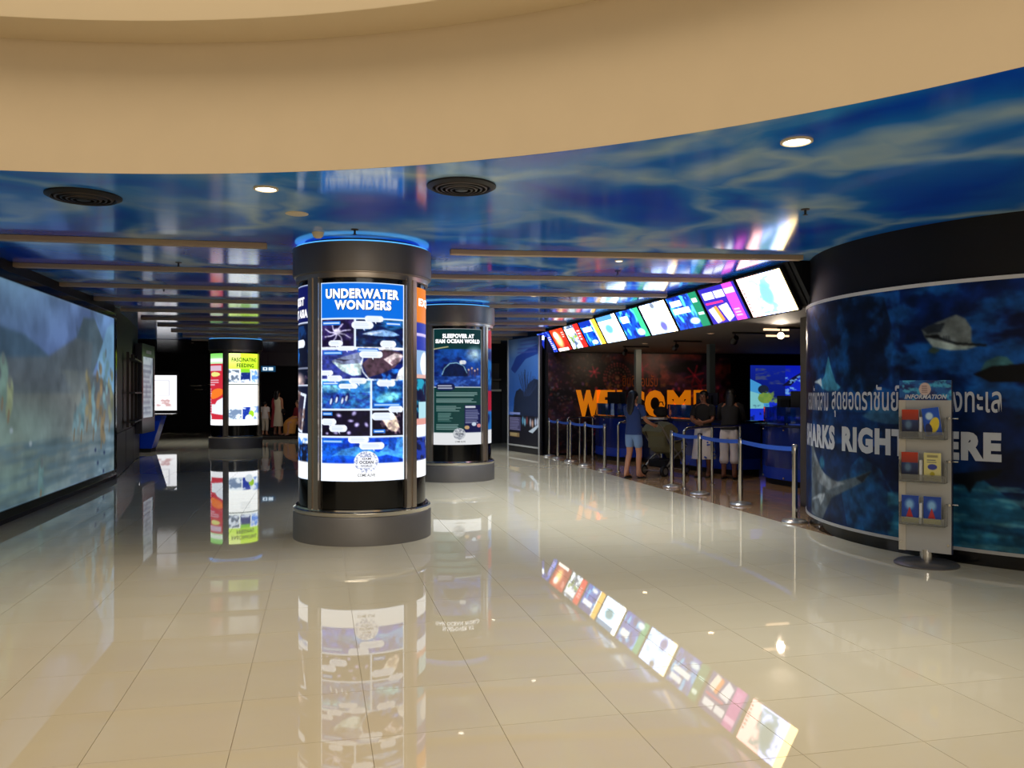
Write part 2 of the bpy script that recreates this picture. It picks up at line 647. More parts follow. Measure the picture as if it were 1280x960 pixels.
    def build(s, name, fn, material, parent=None, contrast=1.0):
        """fn(u, v) -> x, y, z arrays, u rightwards and v downwards, both 0..1"""
        img = (s.a[::2, ::2] + s.a[1::2, ::2] + s.a[::2, 1::2] + s.a[1::2, 1::2]) / 4
        gh, gw = img.shape[:2]
        U, V = np.meshgrid(np.linspace(0, 1, gw), np.linspace(0, 1, gh))
        x, y, z = fn(U, V)
        co = np.stack([np.broadcast_to(x, U.shape), np.broadcast_to(y, U.shape), np.broadcast_to(z, U.shape)], -1).reshape(-1, 3)
        i = np.arange(gw * gh).reshape(gh, gw)
        q = np.stack([i[:-1, :-1], i[1:, :-1], i[1:, 1:], i[:-1, 1:]], -1).reshape(-1, 4)
        me = bpy.data.meshes.new(name)
        me.vertices.add(len(co))
        me.vertices.foreach_set('co', co.astype(np.float32).ravel())
        me.loops.add(q.size)
        me.loops.foreach_set('vertex_index', q.astype(np.int32).ravel())
        me.polygons.add(len(q))
        me.polygons.foreach_set('loop_start', (np.arange(len(q)) * 4).astype(np.int32))
        me.update(calc_edges=True)
        ca = me.color_attributes.new('Col', 'FLOAT_COLOR', 'POINT')
        c = np.ones((gw * gh, 4), np.float32)
        c[:, :3] = (lin(np.clip(img, 0, 1)) ** contrast).reshape(-1, 3)
        ca.data.foreach_set('color', c.ravel())
        me.materials.append(material)
        me.polygons.foreach_set('use_smooth', [True] * len(q))
        o = bpy.data.objects.new(name, me)
        COL.objects.link(o)
        if parent is not None:
            o.parent = parent
        return o


# ------------------------------------------------------------------ lettering
_tc = {}


def glyphs(s, bold=0.0, extrude=0.0):
    """the words as triangles in x,y, scaled to a unit box"""
    key = (s, bold, extrude)
    if key not in _tc:
        cu = bpy.data.curves.new('lettering', 'FONT')
        cu.body = s
        cu.size = 1.0
        cu.resolution_u = 3
        cu.offset = bold
        cu.space_character = 1 + bold * 2.2
        cu.extrude = extrude
        ob = bpy.data.objects.new('lettering', cu)
        COL.objects.link(ob)
        dg = bpy.context.evaluated_depsgraph_get()
        me = bpy.data.meshes.new_from_object(ob.evaluated_get(dg))
        vs = np.array([v.co[:] for v in me.vertices])
        fs = [tuple(p.vertices) for p in me.polygons]
        bpy.data.objects.remove(ob)
        bpy.data.curves.remove(cu)
        bpy.data.meshes.remove(me)
        _tc[key] = (vs, fs)
    return _tc[key]


def text_into(mb, s, x0, x1, y0, y1, fn, bold=0.0, extrude=0.0, k=0):
    """fit the words into the box x0..x1, y0..y1 of a surface; fn(x, y, depth) -> point"""
    vs, fs = glyphs(s, bold, extrude)
    lo, hi = vs.min(0), vs.max(0)
    pts = []
    for v in vs:
        tx = (v[0] - lo[0]) / (hi[0] - lo[0])
        ty = (v[1] - lo[1]) / (hi[1] - lo[1])
        d = (v[2] - lo[2]) / (hi[2] - lo[2]) if extrude else 0.0
        pts.append(fn(x0 + tx * (x1 - x0), y0 + ty * (y1 - y0), d))
    return mb.add(pts, fs, k)


# ================================================================== THE SETTING
H = 3.15                          # ceiling height
VOID_C, VOID_R = (-2.7, -0.65), 7.28   # round atrium void the camera stands in
WALL_L = -3.65
# ---- floor: slab and its tiles
mb = MB().box(-14, 16, -14, 37, -0.2, -0.006)
floor = struct('floor', mb, M['grout'])
TS, GX, GY = 0.6, -0.38, 3.78     # tile size and a grout crossing
BROWN_X0, BROWN_X1, BROWN_Y0, BROWN_Y1 = 5.42, 13.02, 7.98, 19.98


def tile_mesh(name, w, d, m, z=0.0):
    b = MB().box(0, w, 0, d, z - 0.006, z)
    me_o = b.build(name, m)
    me = me_o.data
    bpy.data.objects.remove(me_o)
    return me


cells, edge = [], []
for i in range(-25, 28):
    for j in range(-24, 56):
        x, y = GX + TS * i, GY + TS * j
        cx, cy = x + TS / 2, y + TS / 2
        if x >= BROWN_X0 - 0.15 and BROWN_Y0 - 0.2 < cy < BROWN_Y1:
            continue
        if x < BROWN_X0 < x + TS and BROWN_Y0 - 0.2 < cy < BROWN_Y1:
            edge.append((x, y))
            continue
        if y + TS > 36.5 or x < -13 or x > 15:
            continue
        # what the camera could see of it: depth and lateral offset
        D = cx * math.sin(YAW) + cy * math.cos(YAW)
        X = cx * math.cos(YAW) - cy * math.sin(YAW)
        seen = D > 2.9 and abs(X) < 0.66 * D and cx > WALL_L and (cx < 5.6 or cy < 6) and cx < 6
        cells.append((D if seen else 1e3 + abs(cy), x, y))
cells.sort()
tm = tile_mesh('floor_tile', TS - 0.003, TS - 0.003, M['tile'])
NEAR = 300 - len(edge)
em = tile_mesh('floor_tile', BROWN_X0 - (GX + 9 * TS) - 0.004, TS - 0.004, M['tile'])
for x, y in edge:
    o = bpy.data.objects.new('floor_tile', em)
    o.location = (x + 0.0015, y + 0.0015, 0)
    o.parent = floor
    COL.objects.link(o)
for k, (D, x, y) in enumerate(cells[:NEAR]):
    o = bpy.data.objects.new('floor_tile', tm)
    o.location = (x + 0.0015, y + 0.0015, 0)
    o.parent = floor
    COL.objects.link(o)
mb = MB()
for D, x, y in cells[NEAR:]:
    mb.box(x + .0015, x + TS - .0015, y + .0015, y + TS - .0015, -.006, 0)
tag(mb.build('floor_tile_field', M['tile'], floor), kind='stuff')

# ticket area floor, brown tiles running from the stanchion line to the mural
mb = MB().box(BROWN_X0 - 0.003, BROWN_X1, BROWN_Y0, BROWN_Y1, -0.15, -0.004)
floor2 = struct('floor_ticket_area', mb, M['grout'])
bm_ = tile_mesh('brown_floor_tile', TS - .004, TS - .004, M['brown_tile'])
for i in range(13):
    for j in range(20):
        x, y = BROWN_X0 + TS * i, BROWN_Y0 + TS * j
        if x + TS > BROWN_X1 + .3 or y + TS > BROWN_Y1 + .2:
            continue
        o = bpy.data.objects.new('brown_floor_tile', bm_)
        o.location = (x + .002, y + .002, 0)
        o.parent = floor2
        COL.objects.link(o)

# ---- ceiling: printed water up to y=25.5, dark gloss slats beyond
N_ARC = 96
arc = [(VOID_C[0] + VOID_R * math.cos(R(a)), VOID_C[1] + VOID_R * math.sin(R(a))) for a in np.linspace(-25, 205, N_ARC)]
right_pts = [p for p in arc if p[0] > VOID_C[0]]
mb = MB()
outline = [(14, 26.0), (-13, 26.0), (-13, arc[-1][1])] + list(reversed(arc)) + [(14, arc[0][1])]
mb.prism(outline, H, H + 0.35)
struct('ceiling', mb, M['ceiling'])
mb = MB()
for k in range(20):
    y = 26.0 + k * 0.53
    mb.box(-13, 14, y + 0.02, y + 0.53, H - 0.012, H)
mb.box(-13, 14, 26.0, 37, H, H + 0.35)
struct('ceiling_slats', mb, M['ceiling_dark'])

# ---- fascia of the void: lower band, projecting ledge and upper band
mb = MB().arc_slab(VOID_C, VOID_R - 0.004, VOID_R + 0.25, H + 0.001, 4.10, R(-25), R(205), N_ARC)
struct('trim_1', mb, M['plaster'], smooth=40)
mb = MB().arc_slab(VOID_C, VOID_R - 0.37, VOID_R + 0.6, 4.10, 5.4, R(-25), R(205), N_ARC)
struct('trim_2', mb, M['ledge'], smooth=40, bevel=0.01)

# ---- ceiling beams: taupe bars that bend towards the counters
def beam(n, y0, x0, x1, h=0.055, w=0.10):
    def yy(x):
        return y0 + (0.2 * min(1.0, (1.8 - x) / 5.4) if x < 1.8 else -0.5 * (x - 1.8) / 3.65)
    xs = sorted({x0, x1} | ({1.8} if x0 < 1.8 < x1 else set()) | {x0 + (x1 - x0) * t for t in (.25, .5, .75)})
    b = MB()
    vs, fs = [], []
    for x in xs:
        for dy, z in ((0, H), (w, H), (w, H - h), (0, H - h)):
            vs.append((x, yy(x) + dy, z))
    for i in range(len(xs) - 1):
        for q in range(4):
            fs.append((4 * i + q, 4 * i + (q + 1) % 4, 4 * i + 4 + (q + 1) % 4, 4 * i + 4 + q))
    e = 4 * (len(xs) - 1)
    fs += [(0, 1, 2, 3), (e + 3, e + 2, e + 1, e)]
    b.add(vs, fs)
    return struct('trim_%d' % n, b, M['beam'], bevel=0.006)


beam(3, 9.05, WALL_L, -0.55)
beam(4, 9.05, 1.41, 5.44)
for q, y in enumerate((11.0, 12.85, 14.7, 16.55, 18.4, 20.2, 22.0, 23.8, 25.4)):
    beam(5 + q, y, WALL_L, 5.42)

# ---- left wall: long black wall of the projection screen, then a canted stretch, then the back of the hall
mb = MB().box(WALL_L - 0.3, WALL_L, 5.6, 16.35, 0, H)
struct('wall_left', mb, M['black'])
mb = MB().prism([(WALL_L, 16.35), (-4.36, 21.9), (-4.66, 21.9), (WALL_L - .3, 16.35)], 0, H)
wl2 = struct('wall_left_far', mb, M['black'])
# grey plinth panels along the foot of the canted wall
ux, uy = (-4.36 - WALL_L), 21.9 - 16.35
for t0, t1 in ((0.0, 0.33), (0.34, 0.67), (0.68, 0.99)):
    p = [(WALL_L + 0.03 + ux * t, 16.37 + uy * t) for t in (t0, t1)]
    MB().prism([p[0], p[1], (p[1][0] - .05, p[1][1]), (p[0][0] - .05, p[0][1])], 0.02, 0.80).build('plinth_panel', M['dark_grey'], wl2)
mb = MB().box(-12, -4.5, 21.9, 22.2, 0, H)
struct('wall_left_return', mb, M['black'])
mb = MB().box(-12.3, -12, 21.9, 36, 0, H)
struct('wall_left_end', mb, M['black'])
mb = MB().box(-12, 14, 35.4, 35.7, 0, H)
struct('wall_back', mb, M['black'])
mb = MB().box(-3.2, 4.2, 33.2, 33.4, 2.62, H)
struct('trim_30', mb, M['dark_grey'])
mb = MB().box(4.6, 5.5, 25.6, 25.8, 0, H)
mb.box(5.5, 14, 25.6, 25.8, 0, H)
struct('wall_back_right', mb, M['charcoal'])
mb = MB().box(13.0, 13.3, 4.0, 35.5, 0, H)
struct('wall_right_far', mb, M['black'])

# ---- round bulging wall at the right
WC, WR = (8.03, 7.66), 2.6
mb = MB().arc_slab(WC, WR - 0.25, WR, 0, H, R(95), R(285), 80)
struct('wall_right', mb, M['black'], smooth=40)
mb = MB().arc_slab(WC, WR, WR + 0.012, 0.0, 0.13, R(95), R(285), 80)
struct('baseboard_right', mb, M['gloss_black'], smooth=40)
mb = MB().box(8.5, 13, 5.0, 5.2, 0, H)
struct('wall_right_return', mb, M['black'])

# ---- header over the ticket counters: black raked bulkhead and grey soffit
HY0, HY1 = 9.0, 21.0
mb = MB().prism_y([(5.50, H - .003), (5.78, 2.62), (6.3, 2.62), (6.3, H - .003)], HY0, HY1)
struct('trim_20', mb, M['black'])
mb = MB().box(5.78, 13.0, 8.98, 20.0, 2.60, 2.70)
struct('ceiling_ticket_area', mb, M['soffit'])
mb = MB().prism_y([(5.51, H - .002), (5.80, 2.605), (7.9, 2.605), (7.9, H - .002)], 8.90, 8.98)
mb.box(6.62, 7.9, 10.1, 10.2, 0, 2.6)
struct('wall_ticket_end', mb, M['black'])
# wall that carries the mural and the aquarium screen
mb = MB().box(5.52, 13.0, 20.0, 20.2, 0, H)
struct('wall_ticket_back', mb, M['black'])
for i, (x, y) in enumerate(((7.38, 18.55), (8.1, 16.2))):
    mb = MB().box(x - .07, x + .07, y - .07, y + .07, 0.0, 2.60)
    struct('trim_%d' % (21 + i), mb, M['post'], bevel=.008)
mb = MB().box(6.50, 6.62, 10.1, 10.3, 0, 2.6)
struct('trim_23', mb, M['soffit'])

mb = MB().box(-12, -5.05, 28.0, 28.2, 2.25, H - .014)
struct('trim_31', mb, M['black'])

# raised carpet far back where the visitors stand
mb = MB().box(-3.4, 4.4, 29.0, 33.2, 0.0, 0.10)
struct('floor_carpet', mb, M['carpet'])


# ================================================================== DISPLAY COLUMNS
NAVY, WHITE = (8, 20, 74), (250, 252, 255)


def poster_underwater():
    p = Pic(104, 249, 1.25, (245, 248, 255))
    p.rect(1.2, 1.2, 102.8, 45, (4, 104, 214))
    # six picture rows, each picture its own little scene
    p.rect(2, 46.5, 42, 81, (22, 14, 52))
    p.noise(2, 46.5, 42, 81, (66, 52, 120), 10, 10, 3, .5, .8, .7)
    for q in range(8):
        a = R(q * 45 + 12)
        p.line([(22, 64), (22 + 9 * math.cos(a), 64 + 6 * math.sin(a)), (22 + 17 * math.cos(a + .2), 64 + 13 * math.sin(a + .25))], 1.4, (196, 190, 226))
    p.ell(22, 62, 6, 5, (220, 214, 240), soft=.5)
    p.rect(44, 46.5, 102, 81, (6, 20, 66))
    p.noise(44, 46.5, 102, 60, (34, 110, 170), 20, 6, 4, .4, .8, .8)
    p.noise(44, 70, 102, 81, (30, 70, 120), 8, 4, 5, .4, .8, .8)
    p.poly([(51, 65), (60, 61.5), (76, 59), (88, 61), (97, 65), (88, 67), (76, 67.5), (62, 66.5)], (120, 160, 210))
    p.poly([(51, 65), (60, 62.5), (76, 61.5), (62, 66)], (190, 206, 232))
    p.rect(2, 84.5, 52, 121, (62, 74, 160))
    p.noise(2, 84.5, 52, 121, (30, 40, 120), 14, 14, 6, .4, .8, .8)
    p.poly([(15, 98), (30, 93), (50, 87), (52, 87), (52, 116), (40, 117), (28, 111), (22, 104)], (116, 126, 160))
    p.poly([(15, 99), (30, 103), (52, 101), (52, 116), (40, 117), (28, 111)], (196, 222, 226))
    p.poly([(18, 96), (36, 97), (48, 95), (30, 99)], (46, 44, 66))
    p.rect(50, 84.5, 102, 121, (10, 24, 90))
    p.noise(60, 108, 102, 126, (40, 120, 230), 7, 7, 7, .35, .7, .95)
    p.poly([(51, 102), (60, 93), (76, 84), (96, 86), (103, 90), (98, 98), (90, 106), (74, 114), (58, 119)], (72, 52, 66))
    p.poly([(76, 96), (90, 88), (103, 90), (98, 98), (86, 104)], (214, 196, 200))
    p.poly([(84, 100), (92, 94), (101, 93), (96, 99), (88, 103)], (130, 106, 116))
    p.ell(51, 104, .1, .1, WHITE)
    p.line([(52, 93), (50, 104), (52, 112), (58, 120), (66, 124)], 1.6, (230, 240, 255))
    p.poly([(103, 104), (96, 110), (92, 121), (103, 122)], WHITE)
    p.rect(2, 123, 60.5, 158, (44, 118, 190))
    p.noise(2, 123, 60.5, 140, (120, 196, 226), 10, 4, 8, .4, .75, .9)
    p.noise(2, 138, 60.5, 158, (28, 56, 150), 6, 3, 9, .35, .7, .9)
    for bx, by in ((15, 148), (22, 146), (29, 147), (34, 144)):
        p.ell(bx, by, 2.6, 6, (22, 30, 110), rot=12)
        p.ell(bx - .8, by + 1, 1.2, 4, (220, 234, 250), rot=12)
    p.rect(62.5, 123, 102, 158, (14, 56, 130))
    p.noise(62.5, 123, 102, 158, (40, 120, 190), 8, 6, 10, .4, .75, .8)
    p.ell(84, 143, 17, 7, (120, 214, 238), rot=-8, soft=.5)
    p.ell(73, 147, 8, 5, (90, 190, 226), soft=.4)
    p.rect(2, 160, 60.5, 192, (14, 8, 34))
    for bx, by, rx, ry, ro in ((24, 166, 4.5, 3, 20), (42, 164, 3, 4, 40), (38, 173, 4.5, 2.4, 0), (56, 178, 2.6, 4, -20), (45, 178, 3.4, 4, 60), (9, 189, 2.6, 2, 0), (20, 188, 4, 2.4, 10), (36, 188, 3, 3, 20)):
        p.ell(bx, by, rx, ry, (190, 180, 236), rot=ro, soft=.7)
    p.rect(62.5, 160, 102, 192, (16, 10, 30))
    p.poly([(74, 172), (84, 163), (92, 168), (97, 182), (92, 188), (82, 184)], (236, 214, 190))
    p.noise(72, 164, 98, 190, (150, 120, 130), 3, 3, 11, .5, .8, .6)
    p.rect(2, 194, 102, 226, (8, 60, 190))
    p.noise(2, 194, 102, 226, (20, 100, 220), 40, 12, 12, .4, .8, .8)
    p.poly([(14, 218), (28, 209), (44, 205), (56, 207), (70, 213), (88, 198), (102, 194), (102, 222), (80, 216), (60, 220), (40, 217), (24, 216)], (60, 142, 230))
    p.poly([(82, 201), (94, 195), (90, 212), (82, 208)], (24, 80, 200))
    p.rect(1, 226, 103, 249, WHITE)
    p.blur(2).grain(.3, 5, 15, 46, 225.5)
    # dividing lines
    for x0, y0, x1, y1 in ((1, 45, 103, 46.5), (42, 46, 44, 82), (1, 82, 48, 84), (1, 121, 64, 123), (60.5, 122, 62.5, 192), (1, 158, 103, 160), (1, 192, 103, 194)):
        p.rect(x0, y0, x1, y1, (222, 236, 255))
    p.frame(0, 0, 104, 249, 1.4, (230, 240, 255))
    # name tags and speech bubbles
    for x0, y0, x1 in ((3, 49, 26), (79, 49, 99), (46, 82.5, 70), (4, 86, 28), (3, 124, 24), (64, 151, 98), (3, 162, 16), (64, 184, 78), (3, 196.5, 29)):
        p.rect(x0, y0, x1, y0 + 4.6, (22, 110, 214))
        p.rect(x0 + 1.2, y0 + 1.6, x1 - 1.4, y0 + 3.2, (226, 240, 255), .85)
    for b in ((54, 42, 76, 49.5), (39, 49, 64, 58.5), (11, 73, 29, 80), (22, 80, 43, 85.5), (72, 72.5, 92, 81), (48, 86, 75, 94.5), (0, 110, 17, 116.5), (9, 116.5, 28, 124), (36, 119.5, 56, 127), (24, 127, 46, 133), (68, 122, 91, 130), (82, 155, 102, 163), (62, 163, 90, 172.5), (1, 170.5, 21, 178.5), (12, 178, 34, 187), (35, 192, 59, 201), (48, 200, 77, 209)):
        p.bubble(*b, tail=(b[0] + (b[2] - b[0]) * .6, b[3] + 3))
        p.lines(b[0] + 3, b[1] + 2, b[2] - 3, b[3] - 1.4, 1.9, (150, 165, 205), 3, .35)
    # round crest
    p.ell(56, 225, 14.2, 14.2, WHITE)
    rnd = random.Random(3)
    for q in range(170):
        a, r = rnd.random() * 2 * PI, 13 * math.sqrt(rnd.random())
        p.ell(56 + r * math.cos(a), 225 + r * math.sin(a), .9, .9, (150, 158, 190))
    p.rect(46, 218.5, 66, 232, (232, 234, 244))
    return p


def poster_sleepover():
    p = Pic(60, 146, 1.5, (14, 62, 60))
    p.rect(0, 0, 60, 25, (10, 56, 58))
    p.grad(1, 26, 59, 73, (24, 84, 180), (20, 50, 130))
    p.noise(1, 26, 59, 60, (10, 26, 96), 16, 10, 21, .4, .75, .9)
    p.ell(50, 32, 14, 12, (196, 232, 250), soft=.9)
    p.noise(1, 58, 59, 73, (70, 120, 220), 6, 3, 22, .4, .8, .8)
    p.ell(26, 58, 15, 16, (6, 22, 60), alpha=.85, clip=(1, 26, 59, 60))
    p.line([(11, 58), (14, 50), (20, 44), (28, 43), (36, 47), (40, 56)], 1, (150, 200, 230))
    for bx, by in ((42, 56), (46, 54), (50, 57), (54, 55)):
        p.ell(bx, by, 1.4, 4, (60, 60, 110))
        p.ell(bx, by - 4.4, 1.2, 1.4, (190, 160, 150))
    p.bubble(31, 40, 39, 45)
    p.line([(0, 26), (18, 23)], 1.2, (226, 210, 150))
    p.blur(1).grain(.2, 4, 25, 26, 73)
    p.rect(0, 73, 60, 74, (220, 232, 236))
    p.bubble(4, 69, 26, 77.5, (12, 24, 80))
    p.lines(6, 71, 24, 76.5, 3, (230, 234, 250), 5)
    p.lines(4, 80, 56, 85, 1.9, (178, 204, 200), 6, .75)
    p.lines(4, 88, 57, 93, 1.9, (178, 204, 200), 7, .75)
    p.lines(4, 97, 33, 103, 1.9, (178, 204, 200), 8, .7)
    p.lines(6, 106, 24, 117, 1.9, (150, 186, 180), 9, .7)
    p.lines(4, 120, 33, 127, 1.9, (178, 204, 200), 10, .7)
    p.rect(37, 96, 59, 131, (10, 18, 76))
    p.rect(38, 97, 51, 99.5, (226, 230, 240))
    p.lines(38, 102, 57, 118, 2.2, (186, 190, 226), 11, .7)
    for bx, by, c in ((40, 124, (206, 170, 120)), (49, 120, (214, 230, 250)), (56, 122, (226, 140, 140))):
        p.ell(bx, by, 3, 2.4, c)
    p.rect(0, 131, 60, 146, WHITE)
    p.ell(31, 132, 7.2, 7.2, (216, 220, 226))
    rnd = random.Random(4)
    for q in range(80):
        a, r = rnd.random() * 2 * PI, 6.6 * math.sqrt(rnd.random())
        p.ell(31 + r * math.cos(a), 132 + r * math.sin(a), .6, .6, (140, 146, 160))
    p.frame(0, 0, 60, 131, .8, (226, 232, 236))
    return p


def poster_feeding():
    p = Pic(34, 82, 1.8, (250, 255, 250))
    p.grad(0, 0, 34, 18, (206, 240, 60), (176, 226, 40))
    p.grad(0, 0, 12, 18, (246, 252, 200), (206, 240, 90), .7)
    p.rect(0, 18, 34, 34, (235, 245, 240))
    for x0, c, s_ in ((0, (96, 110, 130), 31), (12, (20, 40, 110), 32), (24, (90, 140, 230), 33)):
        p.rect(x0, 19, x0 + 10.5, 33, c)
        p.noise(x0, 19, x0 + 10.5, 33, (230, 240, 250), 4, 4, s_, .45, .7, .9)
    p.rect(12, 18, 22, 22, (120, 190, 40))
    p.rect(0, 35, 34, 36, (60, 70, 70))
    p.rect(0, 37, 34, 60, (252, 255, 252))
    p.lines(12, 40, 24, 47, 2, (200, 206, 206), 3, .6)
    p.rect(14, 61, 25, 75, (24, 50, 150))
    p.rect(0, 62, 13, 75, (110, 130, 160))
    p.rect(26, 60, 34, 75, (120, 150, 210))
    p.noise(0, 61, 34, 76, (236, 246, 252), 5, 4, 34, .45, .7, .9)
    p.ell(24, 69, 3.4, 4, (150, 196, 40))
    p.rect(0, 76, 34, 82, WHITE)
    p.ell(21, 74, 4.4, 4.4, (206, 218, 226))
    return p


def poster_red():
    p = Pic(26, 82, 1.6, (196, 44, 60))
    p.grad(0, 0, 26, 12, (120, 214, 90), (200, 240, 190))
    p.rect(0, 6, 26, 10, (236, 250, 236))
    p.rect(1, 14, 24, 20, (208, 180, 200))
    p.rect(1, 22, 9, 27, (90, 60, 120))
    p.ell(17, 24, 6, 2.6, (226, 226, 130))
    p.lines(2, 30, 22, 36, 2.6, (226, 196, 210), 2)
    p.ell(18, 46, 9, 5, (236, 120, 40), rot=-25)
    p.lines(1, 40, 14, 48, 2.6, (216, 190, 210), 4)
    p.rect(12, 58, 26, 68, (226, 246, 248))
    p.poly([(12, 68), (20, 54), (26, 50), (26, 70)], (230, 236, 244))
    p.lines(1, 52, 12, 70, 3, (214, 196, 216), 5)
    p.rect(0, 75, 26, 82, WHITE)
    p.ell(8, 73, 4, 4, (214, 226, 230))
    return p


def poster_asia():
    """side poster of the near column: dark blue heading over reef pictures"""
    p = Pic(104, 249, 0.9, (6, 10, 34))
    p.rect(0, 0, 104, 48, (10, 16, 84))
    p.noise(0, 52, 104, 105, (30, 120, 220), 22, 18, 41, .45, .7, .9)
    p.rect(0, 50, 104, 70, (6, 12, 40), .6)
    p.bubble(20, 70, 92, 80)
    p.bubble(0, 56, 44, 65)
    p.noise(0, 110, 104, 150, (120, 90, 110), 20, 12, 42, .4, .7, .9)
    p.ell(70, 122, 26, 12, (236, 206, 196), soft=.8)
    p.rect(0, 128, 104, 220, (8, 14, 44))
    p.poly([(40, 132), (96, 140), (84, 190), (30, 184)], (220, 232, 250))
    p.poly([(44, 136), (91, 143), (80, 186), (35, 180)], (40, 36, 60))
    p.noise(36, 136, 92, 186, (110, 80, 70), 14, 14, 43, .5, .8, .8)
    p.bubble(0, 178, 56, 193)
    p.bubble(30, 190, 104, 203, tail=(70, 214))
    p.noise(0, 196, 104, 226, (30, 110, 220), 12, 8, 44, .4, .7, .9)
    p.rect(0, 226, 104, 249, WHITE)
    for y in (0, 48, 106, 128):
        p.rect(0, y, 104, y + 1.4, (220, 230, 250))
    p.frame(0, 0, 104, 249, 1.4, (200, 216, 240))
    return p


def poster_orange():
    """side poster of the near column: orange heading over penguins and fish"""
    p = Pic(104, 249, 0.9, (12, 16, 50))
    p.rect(0, 0, 104, 46, (226, 124, 22))
    p.rect(0, 46, 104, 82, (34, 50, 160))
    p.rect(0, 60, 104, 64, (206, 190, 236))
    p.rect(0, 82, 104, 116, (140, 176, 216))
    p.ell(30, 100, 16, 16, (240, 246, 252))
    p.rect(0, 114, 104, 119, (214, 170, 160))
    p.noise(0, 120, 104, 164, (40, 170, 200), 18, 14, 51, .5, .75, .9)
    p.rect(10, 150, 60, 172, (170, 214, 224))
    p.rect(0, 172, 104, 180, (214, 150, 140))
    p.bubble(0, 180, 70, 196, tail=(40, 212))
    p.noise(0, 196, 104, 226, (30, 60, 170), 12, 8, 52, .4, .7, .9)
    p.rect(0, 226, 104, 249, WHITE)
    return p


def poster_plain():
    p = Pic(60, 146, 0.6, (10, 40, 110))
    p.noise(0, 24, 60, 128, (40, 130, 210), 16, 12, 61, .4, .75, .9)
    p.rect(0, 0, 60, 24, (190, 34, 50))
    p.rect(0, 78, 60, 104, (180, 30, 60))
    p.rect(0, 128, 60, 146, WHITE)
    return p


def column(cx, cy, facing, label, posters, words):
    """facing: angle of the first poster's outward direction"""
    t = empty('display_column', (cx, cy, 0), 0, label, 'column', 'poster columns in the hall', 'thing')
    MB().lathe([(0.0, 0.0), (.745, 0.0), (.745, .275), (.735, .29), (.0, .29)], 64).build('column_base', M['drum_base'], t, smooth=35)
    MB().lathe([(.70, .29), (.735, .295), (.742, .315), (.742, .335), (.72, .345), (.715, .362), (.69, .362)], 64).build('steel_ring', M['chrome'], t, smooth=35)
    MB().lathe([(.66, .34), (.66, 2.80)], 64).build('core', M['gloss_black'], t, smooth=35)
    for k in range(4):                       # uprights between the posters
        a = facing + R(45) + k * PI / 2
        f = MB().arc_slab((0, 0), .655, .722, .355, 2.745, a - R(6), a - R(1.2), 4)
        f.arc_slab((0, 0), .655, .722, .355, 2.745, a + R(1.2), a + R(6), 4)
        f.arc_slab((0, 0), .655, .706, .355, 2.745, a - R(1.2), a + R(1.2), 2)
        f.build('upright', M['bronze'], t, smooth=35)
    MB().lathe([(.66, 2.73), (.712, 2.735), (.716, 2.765), (.716, 2.785), (.735, 2.79), (.735, 2.80)], 64).build('trim_ring', M['bronze'], t, smooth=35)
    MB().lathe([(.64, 2.795), (.745, 2.797), (.748, 2.81), (.748, 3.095), (.735, 3.10), (.60, 3.10)], 64).build('top_drum', M['drum'], t, smooth=35)
    MB().lathe([(.60, 3.098), (.72, 3.101), (.725, 3.105), (.725, 3.114), (.60, 3.116)], 64).build('light_ring', M['blue_led'], t, smooth=35)
    MB().lathe([(.62, 3.114), (.62, 3.149)], 64).build('neck', M['charcoal'], t, smooth=35)
    for k in range(4):
        a = facing + k * PI / 2
        pic, mkey = posters[k % len(posters)]

        def on(u, v, r=.688, a=a):
            q = a + R(76) * (u - .5)
            return r * np.cos(q), r * np.sin(q), 2.685 - 2.03 * v
        # dark glass over the panel's foot and head, then the lit poster
        g = MB().arc_slab((0, 0), .66, .684, .365, 2.73, a - R(38.7), a + R(38.7), 20)
        g.build('glass_panel', M['gloss_black'], t, smooth=35)
        po = pic.build('poster', on, M[mkey], t)
        for (s_, x0, x1, y0, y1, bold, m_, dr) in words.get(k, ()):
            W = MB()
            text_into(W, s_, x0, x1, y0, y1, lambda u, v, d, dr=dr: tuple(float(c) for c in on(u, v, r=.690 + dr)), bold)
            W.build('lettering', M[m_], po)
    return t


shadow = 'lit_black'


def word(s, px0, px1, py0, py1, PW, PH, m='lit_white', bold=.05, dr=.003):
    """word in poster units -> the u, v box on the poster (v of the letters' foot first)"""
    return (s, px0 / PW, px1 / PW, py1 / PH, py0 / PH, bold, m, dr)


W1 = {0: [word('UNDERWATER', 8, 96.8, 8.6, 20.9, 104, 249, shadow, dr=.001), word('WONDERS', 19.5, 86.5, 23.0, 34.9, 104, 249, shadow, dr=.001),
          word('UNDERWATER', 7.3, 96, 8, 20.3, 104, 249), word('WONDERS', 18.8, 85.8, 22.4, 34.3, 104, 249),
          word('SIAM', 51, 61, 219.5, 222, 104, 249, shadow, .01), word('OCEAN', 48, 64, 223.2, 227, 104, 249, shadow, .03), word('WORLD', 49.5, 62.5, 228.4, 231, 104, 249, shadow, .01),
          word('COME ALIVE', 46, 66, 239.5, 243, 104, 249, shadow, .015)],
      3: [word('LARGEST', 34, 92, 15, 26, 104, 249), word('SOUTHEAST ASIA', 10, 100, 31, 42, 104, 249)],
      1: [word('EXTREME', 8, 96, 14, 24, 104, 249)]}
FACE1 = math.atan2(-9.25, -0.46)
column(0.46, 9.25, FACE1, 'nearest and largest poster column, lit UNDERWATER WONDERS poster on its front',
       [(poster_underwater(), 'poster'), (poster_orange(), 'poster'), (poster_plain(), 'poster_dim'), (poster_asia(), 'poster')], W1)
